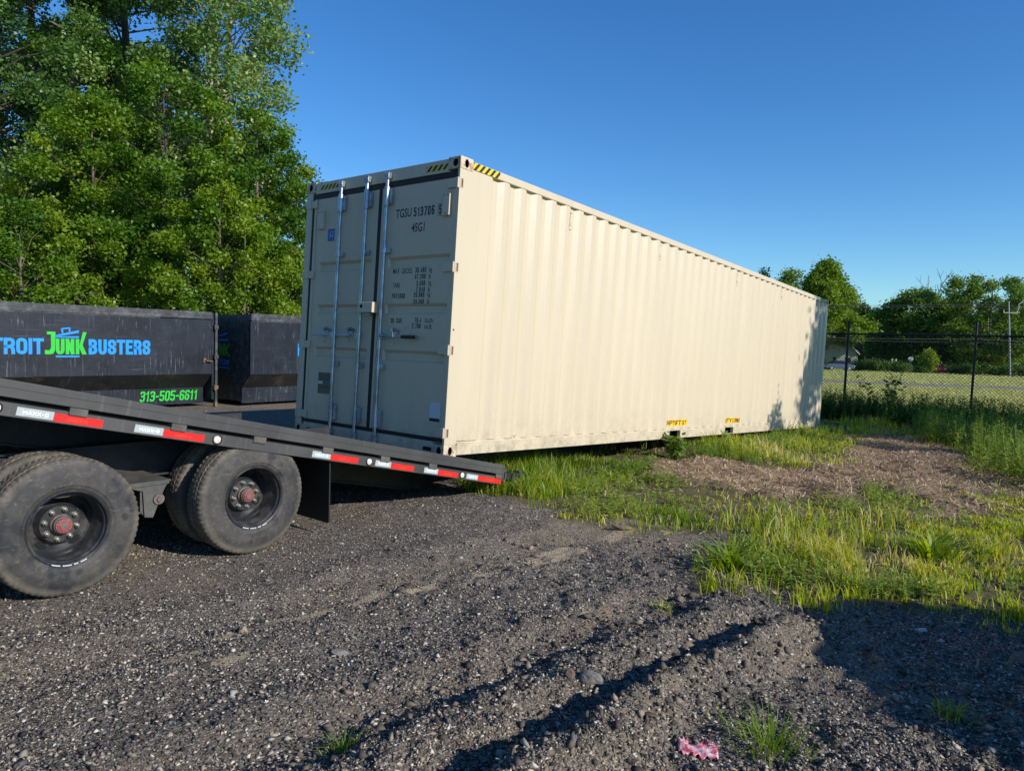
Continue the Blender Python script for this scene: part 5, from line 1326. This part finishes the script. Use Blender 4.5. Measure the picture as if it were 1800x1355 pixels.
tree('slim young tree standing right of the picture', (10.45, 10.75, gzf(10.45, 10.75)), 3.6, .42, 1.2, 2600, .12, LM['elm'], M['bark'], 330, 'round', 16, None, .5)
GB = 'trees beyond the far road'
RT = [
 ('yellow green tree rising right behind the far end of the container', 1446, 128, 18.2, 8.4, 5.6, 40000, .55, 'far_bright', 'bark_dark', 'cone', 75, .45, dict(flat=.6, bough=(.13, .24))),
 ('smaller tree peeping over the container roof line', 1383, 128, 16.8, 3.2, 6.0, 9000, .5, 'far', 'bark_dark', 'round', 28, .6, {}),
 ('dense dark tree with a broad crown behind the fence', 1612, 133, 13.9, 8.0, 1.5, 50000, .55, 'far', 'bark_dark', 'round', 80, .35, dict(flat=.55, bough=(.16, .28))),
 ('airy layered tree with a visible trunk beside the utility pole', 1738, 122, 15.9, 8.6, 2.5, 50000, .5, 'far', 'bark_dark', 'umbrella', 70, .60, dict(flat=.35, bough=(.12, .22), trunk_r=.4)),
 ('lighter tree filling the gap left of the dense dark one', 1545, 150, 11.0, 5.0, .5, 16000, .55, 'far_bright', 'bark_dark', 'round', 45, .25, {}),
 ('dark tree between the dense tree and the airy one', 1680, 148, 12.0, 5.0, .5, 16000, .55, 'dark', 'bark_dark', 'round', 45, .9, {}),
 ('tree beyond the utility pole at the right border', 1810, 135, 15.0, 6.5, 1.0, 20000, .55, 'far', 'bark_dark', 'round', 50, .5, {}),
 ('small bright young tree at the foot of the dense dark tree', 1633, 113, 3.2, 1.1, .9, 2600, .36, 'far_bright', 'bark', 'round', 14, .75, dict(bough=(.3, .5))),
 ('young green tree standing right of the red car', 1712, 124, 3.6, 1.6, .5, 4000, .4, 'far_bright', 'bark', 'round', 20, .5, {}),
 ('dark tree behind the grey house', 1500, 170, 14.0, 7.0, .5, 20000, .65, 'dark', 'bark_dark', 'round', 50, .9, {}),
 ('dark pointed conifer top showing above the container edge', 1338, 150, 18.6, 2.6, 5.0, 7000, .5, 'dark', 'bark_dark', 'cone', 26, .5, dict(name='conifer')),
 ('dark background tree furthest right', 1760, 165, 12.0, 8.0, .5, 18000, .65, 'dark', 'bark_dark', 'round', 50, .8, {}),
 ('low dark tree behind the stop sign', 1590, 160, 9.0, 6.0, .3, 14000, .6, 'dark', 'bark_dark', 'round', 40, .8, {}),
]
for i, (lb, u, y, H, R, c0, n, sz, mt, bk, pf, K, hue, ex) in enumerate(RT):
    tree(lb, base_at(u, y), H, R, c0, n, sz * .8, LM[mt], M[bk], 200 + i, pf, K, GB, hue, **ex)
# bare twigs
b = MB(); rnd = random.Random(8); bb = base_at(1632, 140)
def twig(p, d, L, r, lv):
    q = p + d * L; b.tube([p, q], [r, r * .6], 4, cap=False)
    if lv:
        for _ in range(3): twig(p.lerp(q, rnd.uniform(.5, 1)), (d + Vector((rnd.gauss(0, .45), rnd.gauss(0, .45), rnd.gauss(.1, .25)))).normalized(), L * .62, r * .6, lv - 1)
twig(Vector((0, 0, -.3)), Vector((0, 0, 1)), 9.5, .25, 4)
tw = b.build('bare_tree', M['bark_dark']); tw.location = bb; tag(tw, 'leafless grey tree showing twigs above the dense dark crown', 'tree', GB)
# shrubs along the road
SH = [(1450, 119, 1.3, 1.6, .35), (1510, 114, 1.3, 1.8, .2), (1530, 113, 1.7, 1.9, .15), (1558, 112, 1.9, 2.0, .3), (1583, 112, 1.3, 1.6, .55), (1620, 113, 1.2, 1.5, .4), (1686, 114, 1.3, 1.6, .3),
      (1700, 112, 1.6, 1.7, .25), (1728, 112, 1.7, 2.0, .2), (1762, 112, 1.5, 1.9, .4), (1795, 111, 1.6, 2.0, .35), (1825, 111, 1.6, 2.0, .35)]
SL_ = ['at the left end of the row below the grey house', 'second from the left below the house gable', 'below the porch posts', 'dense, left of the white posts', 'low and yellowish, left of the stop sign', 'just right of the stop sign', 'right of the red car',
       'left of the right hand fence post', 'tall, right of the fence post', 'left of the utility pole', 'right of the utility pole', 'at the right end of the row']
for i, (u, y, H, R, hue) in enumerate(SH):
    rng = np.random.default_rng(400 + i); bs = base_at(u, y); cs = [(rng.normal(0, R * .45), rng.normal(0, .4), H * (.25 + .55 * rng.random())) for _ in range(12)]
    Q, hu = leaf_cloud(rng, cs, [H * .33] * 12, 2200, .22, .8, hue); o = np_mesh('shrub', Q.reshape(-1, 3), np.arange(8800), np.full(2200, 4), LM['far'], dict(hue=np.repeat(hu, 4))); o.location = bs
    tag(o, 'roadside shrub ' + SL_[i], 'shrub', 'shrubs along the far road')

# vine on the left fence post and leafy weed by the container
def leafy(label, x, y, H, n, leaf, hue, seed, spread, cat='plant', name='sapling', nst=7):
    rng = np.random.default_rng(seed); rnd = random.Random(seed); b = MB(); Ps = []; o = empty(name, None, (x, y, gzf(x, y))); tag(o, label, cat)
    for k in range(nst):
        a = rnd.uniform(0, 2 * PI); r = spread * rnd.uniform(.3, 1); h = H * rnd.uniform(.55, 1); p1 = Vector((math.cos(a) * r * .4, math.sin(a) * r * .4, h * .6)); p2 = Vector((math.cos(a) * r, math.sin(a) * r, h))
        b.tube([(0, 0, -.03), p1, p2], [.006, .004, .002], 5, cap=False)
        for _ in range(n // nst):
            t = rnd.uniform(.25, 1); p = Vector((0, 0, 0)).lerp(p1, t * 2) if t < .5 else p1.lerp(p2, t * 2 - 1); Ps.append(p + Vector((rnd.gauss(0, .03), rnd.gauss(0, .03), rnd.gauss(0, .03))))
    b.build('stem', M['bark'], o)
    P = np.array([tuple(p) for p in Ps]); m = len(P); a = rng.random(m) * 2 * PI; u = np.stack([np.cos(a), np.sin(a), rng.normal(-.1, .4, m)], 1); rv = rng.normal(0, .5, (m, 3)); rv[:, 2] += 1; v = np.cross(u, rv); v /= np.linalg.norm(v, axis=1)[:, None]
    s = leaf * (.6 + .7 * rng.random(m)); Q = np.stack([P, P + u * s[:, None] * .5 + v * s[:, None] * .38, P + u * s[:, None], P + u * s[:, None] * .5 - v * s[:, None] * .38], 1)
    q = np_mesh('foliage', Q.reshape(-1, 3), np.arange(m * 4), np.full(m, 4), M['weed'], dict(hue=np.repeat(np.clip(hue + rng.normal(0, .12, m), 0, 1), 4))); q.parent = o
leafy('dark leaved sapling sprawling against the chain link by the left post', 10.0, 19.4, 1.75, 170, .12, .08, 31, 1.0)
leafy('broad leaved green weed in front of the left fork pocket', *(sw(4.55, .22)[:2]), .42, 170, .085, .5, 32, .22, 'weed', 'leafy_weed')
leafy('bushy weed under the container between the fork pockets', *(sw(6.2, .35)[:2]), .28, 120, .07, .45, 33, .25, 'weed', 'leafy_weed')

# ------------------------------------------------------------------ fence
FP = Vector((9.4, 20.4, 0)); F = empty('chain_link_fence', frame(FP, FD, Vector((.629, .777, 0)), Vector((0, 0, 1)))); tag(F, 'black chain link fence between the weeds and the mown field', 'fence')
def fz(t): p = FP + FD * t; return gzf(p.x, p.y)
RAIL = 2.10
for k, t in enumerate((-9.15, -6.1, -3.05, 0, 3.05, 6.1)):
    z = fz(t); b = MB().tube([(t, 0, z - .1), (t + .02, 0, RAIL + .30)], .034 if k % 2 else .030, 10).lathe([(0, .04), (.03, .03), (.05, .002)], (t + .02, 0, RAIL + .30), (0, 0, 1), 10)
    b.build('fence_post', M['fence_black'], F, smooth=True)
MB().tube([(-9.2, .0, RAIL), (6.2, .0, RAIL)], .026, 8).build('fence_rail', M['fence_black'], F, smooth=True)
b = MB()
b.tube([(-9.2, .05, RAIL - .62 + .32), (6.2, .05, RAIL - .62 + .32)], .004, 4); b.tube([(-9.2, .02, RAIL + .12), (6.2, .02, RAIL + .12)], .003, 4)
b.build('tension_wire', M['fence_black'], F)
# chain link: two sets of diagonals
lv = []; lf = []; pitch = .088; hh = RAIL + .30; r = .0038
def wires(sgn, yo):
    t = -9.2 - hh
    while t < 6.2 + hh:
        t0, z0, t1, z1 = t, -.30, t + sgn * hh, RAIL - .02
        sl = (z1 - z0) / (t1 - t0)
        if t1 != t0:
            ta, tb_ = max(min(t0, t1), -3.6), min(max(t0, t1), 6.2)
            if tb_ > ta:
                za, zb = z0 + (ta - t0) * sl, z0 + (tb_ - t0) * sl; n = len(lv)
                nx, nz = -(zb - za), (tb_ - ta); l = math.hypot(nx, nz); nx, nz = nx / l * r, nz / l * r
                for (tt, zz) in ((ta, za), (tb_, zb)): lv.extend([(tt + nx, yo, zz + nz), (tt - nx, yo, zz - nz), (tt, yo + r * 1.6, zz)])
                lf.extend([(n, n + 1, n + 4, n + 3), (n + 1, n + 2, n + 5, n + 4), (n + 2, n, n + 3, n + 5)])
        t += pitch
wires(1, .030); wires(-1, .038)
MB().add(lv, lf).build('chain_link_mesh', M['fence_black'], F)

# ------------------------------------------------------------------ far side: drive, pavement, road, house, cars, pole, sign
def strip(name, pts0, pts1, mat, label, lift=.02):
    n = 60; vs = []; fs = []
    for i in range(n + 1):
        t = i / n
        for a, b_ in (pts0, pts1):
            p = Vector(a).lerp(Vector(b_), t); vs.append((p.x, p.y, gzf(p.x, p.y) + lift))
    fs = [(2 * i, 2 * i + 1, 2 * i + 3, 2 * i + 2) for i in range(n)]
    o = MB().add(vs, fs).build(name, mat); tag(o, label, None, None, 'structure'); return o
strip('path', ((-60, 58), (130, 51.5)), ((-60, 51.0), (130, 45.5)), M['path_mat'], 'worn brown drive crossing the mown field', .05)
strip('pavement', ((-120, 104), (260, 92)), ((-120, 102.2), (260, 90.2)), M['sidewalk'], 'pale pavement along the far edge of the field', .06)
strip('road', ((-120, 116.5), (260, 104.5)), ((-120, 107.5), (260, 95.5)), M['road'], 'asphalt road beyond the field', .04)

def house():
    H0 = empty('house', Matrix.Translation(base_at(1466, 131)) @ Matrix.Rotation(math.radians(-12), 4, 'Z')); tag(H0, 'grey sided house with a steep brown roof and a side porch', 'house')
    w = 3.9; h = 3.0; d = 9; rz = 6.9
    b = MB().add([(-w, 0, -.5), (w, 0, -.5), (w, 0, h), (0, 0, rz), (-w, 0, h), (-w, d, -.5), (w, d, -.5), (w, d, h), (0, d, rz), (-w, d, h)], [(0, 1, 2, 3, 4), (9, 8, 7, 6, 5), (1, 6, 7, 2), (0, 4, 9, 5)]); b.build('wall', M['siding'], H0)
    e = .45; k = (rz - h) / w
    rf = MB()
    for sg in (-1, 1):
        x0, z0 = sg * (w + e), h - e * k; rf.hexa([(x0, -e, z0), (0, -e, rz), (0, d + e, rz), (x0, d + e, z0), (x0, -e, z0 + .16), (0, -e, rz + .16), (0, d + e, rz + .16), (x0, d + e, z0 + .16)])
    r_ = rf.build('roof', M['roof'], H0)
    MB().box(-.3, .3, 5, 5.6, rz - .3, rz + 1.1).build('chimney', M['rust'], r_)
    fa = MB()
    for sg in (-1, 1):
        fa.hexa([(sg * (w + e), -e - .05, h - e * k - .12), (0, -e - .05, rz - .12), (0, -e - .002, rz - .12), (sg * (w + e), -e - .002, h - e * k - .12), (sg * (w + e), -e - .05, h - e * k + .16), (0, -e - .05, rz + .16), (0, -e - .002, rz + .16), (sg * (w + e), -e - .002, h - e * k + .16)])
    fa.build('fascia', M['fascia'], H0)
    for (x, z, ww, hh_) in ((-1.9, 1.1, .95, 1.5), (.25, 1.6, .65, .8), (2.6, 1.5, .8, .9), (-1.5, 3.6, 1.2, .9)):
        f_ = MB().box(x - ww / 2 - .08, x + ww / 2 + .08, -.06, -.001, z - hh_ / 2 - .08, z - hh_ / 2).box(x - ww / 2 - .08, x + ww / 2 + .08, -.06, -.001, z + hh_ / 2, z + hh_ / 2 + .08).box(x - ww / 2 - .08, x - ww / 2, -.06, -.001, z - hh_ / 2, z + hh_ / 2).box(x + ww / 2, x + ww / 2 + .08, -.06, -.001, z - hh_ / 2, z + hh_ / 2).build('window', M['siding'], H0)
        MB().box(x - ww / 2, x + ww / 2, -.03, -.002, z - hh_ / 2, z + hh_ / 2).build('pane', M['glass'], f_)
    P_ = MB().hexa([(w + .05, .5, 2.5), (w + 4.2, .5, 2.0), (w + 4.2, 6, 2.0), (w + .05, 6, 2.5), (w + .05, .5, 2.62), (w + 4.2, .5, 2.12), (w + 4.2, 6, 2.12), (w + .05, 6, 2.62)]); P_.build('porch_roof', M['roof'], H0)
    MB().box(w + .1, w + 4.1, .6, 6, -.4, .25).build('porch_floor', M['siding'], H0)
    for x in (.3, 1.6, 2.9, 4.0): MB().box(w + x - .07, w + x + .07, .65, .79, .251, 2.52 - x * .12 - .07).build('porch_post', M['fascia'], H0)
    dm = MB().add([(w - .3, 2.5, 3.0), (w + 1.6, 2.5, 2.6), (w + 1.6, 2.5, 4.2), (w + .6, 2.5, 5.2), (w - .4, 2.5, 4.2), (w - .3, 5, 3.0), (w + 1.6, 5, 2.6), (w + 1.6, 5, 4.2), (w + .6, 5, 5.2), (w - .4, 5, 4.2)], [(0, 1, 2, 3, 4), (9, 8, 7, 6, 5), (1, 6, 7, 2), (2, 7, 8, 3), (3, 8, 9, 4), (4, 9, 5, 0)])
    dm.build('dormer', M['roof'], H0)
house()

def car(label, u, y, rot, col):
    m = simple('car_paint_' + col[0], col[1], .25, var=.03); c = empty('parked_car', Matrix.Translation(base_at(u, y) + Vector((0, 0, .05))) @ Matrix.Rotation(rot, 4, 'Z')); tag(c, label, 'car', 'cars parked along the far road')
    side = [(-2.15, .28), (-2.2, .62), (-2.05, .86), (-1.25, .95), (1.0, .98), (1.75, .95), (2.12, .80), (2.15, .30)]
    MB().prism([(x, z) for x, z in side], 1, -.86, .86).build('body', m, c, bevel=.08)
    cb_ = MB().hexa([(-1.3, -.80, .93), (1.35, -.80, .93), (1.35, .80, .93), (-1.3, .80, .93), (-.55, -.62, 1.42), (.85, -.62, 1.42), (.85, .62, 1.42), (-.55, .62, 1.42)]); cb_.build('cabin', M['glass'], c, bevel=.05)
    MB().box(-.62, .92, -.63, .63, 1.415, 1.46).build('roof', m, c, bevel=.03)
    for x in (-1.35, 1.3):
        for s_ in (-1, 1):
            w_ = MB().lathe([(-.1, .2), (-.1, .31), (-.08, .33), (.08, .33), (.1, .31), (.1, .2)], (x, s_ * .78, .33), (0, 1, 0), 20).build('wheel', M['tyre'], c)
            MB().lathe([(.101, .2), (.101, .001)] if s_ > 0 else [(-.101, .2), (-.101, .001)], (x, s_ * .78, .33), (0, 1, 0), 16).build('rim', M['chrome'], w_)
    for s_ in (-1, 1):
        MB().box(-2.215, -2.12, s_ * .62 - .16, s_ * .62 + .16, .62, .76).build('headlight', M['white'], c); MB().box(2.1, 2.165, s_ * .62 - .14, s_ * .62 + .14, .66, .80).build('tail_light', M['refl_red'], c)
car('grey blue car with a white nose passing below the grey house', 1476, 110.5, PI - .03, ('blue', (.10, .13, .18)))
car('red car standing between the shrubs right of the stop sign', 1655, 116, 1.10, ('red', (.35, .02, .03)))
car('dark blue car partly hidden beside the stop sign', 1590, 117, PI - .1, ('navy', (.06, .10, .18)))
car('teal grey car at the right border behind the shrubs', 1797, 124, PI - .05, ('teal', (.14, .20, .22)))

# stop sign seen from behind
p = base_at(1603, 115); S_ = empty('stop_sign', Matrix.Translation(p)); tag(S_, 'back of a pale octagonal road sign on a thin post', 'sign')
ctr = at(1603, 631, 115).z - p.z
MB().prism([(math.cos(PI / 8 + k * PI / 4) * .46, ctr + math.sin(PI / 8 + k * PI / 4) * .46) for k in range(8)], 1, -.01, .01).build('sign_plate', simple('bare_aluminium', (.36, .38, .40), .5), S_)
MB().box(-.035, .035, .011, .06, -.3, ctr + .3).build('sign_post', M['galv'], S_)
# porch-like white posts left of the sign
for u in (1570, 1577):
    p = base_at(u, 118); o = MB().box(-.10, .10, -.1, .1, -.3, 2.0).box(-.14, .14, -.14, .14, 2.0, 2.08).build('gate_post', M['fascia'], bevel=.02); o.location = p
    tag(o, ('left' if u == 1570 else 'right') + ' one of two white posts in front of a brown car port', 'post', 'white posts by the road')
p = base_at(1549, 114); o = MB().box(-.13, .13, -.13, .13, -.3, 1.5).box(-.16, .16, -.16, .16, 1.5, 1.58).build('gate_post', M['wood_pole']); o.location = p; tag(o, 'short grey timber post among the shrubs right of the porch', 'post')

# utility pole and its lines
pb = base_at(1780, 110); pt = at(1773, 530, 110); PO = empty('utility_pole', Matrix.Translation(pb)); tag(PO, 'weathered wooden utility pole with one crossarm beside the airy tree', 'utility pole')
top = pt - pb
MB().tube([(0, 0, -.5), top * .5, top], [.16, .14, .11], 12).build('pole', M['wood_pole'], PO, smooth=True)
ca = at(1774, 550, 110) - pb
MB().box(ca.x - 1.05, ca.x + 1.1, -.30, -.18, ca.z - .07, ca.z + .07).build('crossarm', M['wood_pole'], PO)
MB().tube([(ca.x - 1.0, -.24, ca.z + .07), (ca.x - 1.0, -.24, ca.z + .45)], .05, 8).tube([(ca.x + .95, -.24, ca.z + .07), (ca.x + 1.25, -.24, ca.z + .7), (ca.x + 1.2, -.24, ca.z + 1.3), (ca.x + 1.9, -.24, ca.z + 1.9)], .04, 8).build('bracket', M['white'], PO)
def line(label, z0, off, x0=-70, x1=60, sag=.9, r=.03):
    pts = []
    for i in range(25):
        t = i / 24; x = x0 + (x1 - x0) * t; pts.append((pb.x + x, pb.y + off - x * .03, z0 - sag * (1 - (2 * ((t * 2) % 1) - 1) ** 2)))
    o = MB().tube(pts, r, 5).build('power_line', M['cable']); tag(o, label, 'cable', 'overhead lines along the road')
line('upper of two thin cables crossing the sky left of the dense tree', at(1540, 529, 110).z, 0); line('lower of two thin cables crossing the sky left of the dense tree', at(1540, 532, 110).z, 1.2)
line('thick cable crossing in front of the airy tree', at(1740, 597, 110).z, -.4, r=.05, sag=.5); line('lowest cable hanging just below the fence rail height', at(1740, 603, 110).z, .2, r=.04, sag=.3)

# ------------------------------------------------------------------ unseen truck outside the frame, shaped to cast the lower right corner's shade
def truck():
    K = empty('shadow_truck', Matrix.Translation((6.1, 1.15, 0)) @ Matrix.Rotation(math.radians(72), 4, 'Z')); tag(K, 'unseen dark pickup truck outside the picture, shaped to cast the lower right shadow', 'truck')
    pm = simple('truck_paint', (.03, .03, .035), .3)
    side = [(-3.6, .5), (-3.65, 1.25), (-1.2, 1.3), (-.85, 1.62), (-.45, 1.95), (-.05, 2.12), (.6, 2.16), (1.05, 1.98), (1.55, 1.32), (2.6, 1.18), (2.75, .9), (2.75, .45)]
    # +x of the truck's frame points to its bonnet
    MB().prism(side, 1, -.98, .98).build('body', pm, K, bevel=.12)
    for x in (-2.5, 1.75):
        for s_ in (-1, 1): MB().lathe([(-.12, .22), (-.12, .38), (-.09, .41), (.09, .41), (.12, .38), (.12, .22)], (x, s_ * .9, .41), (0, 1, 0), 28).build('wheel', M['tyre'], K)
    for s_ in (-1, 1): MB().prism([(-.75, 1.35), (-.55, 1.95), (.55, 1.98), (1.2, 1.38)], 1, s_ * .985 - .004, s_ * .985 + .004).build('window', M['glass'], K)
truck()
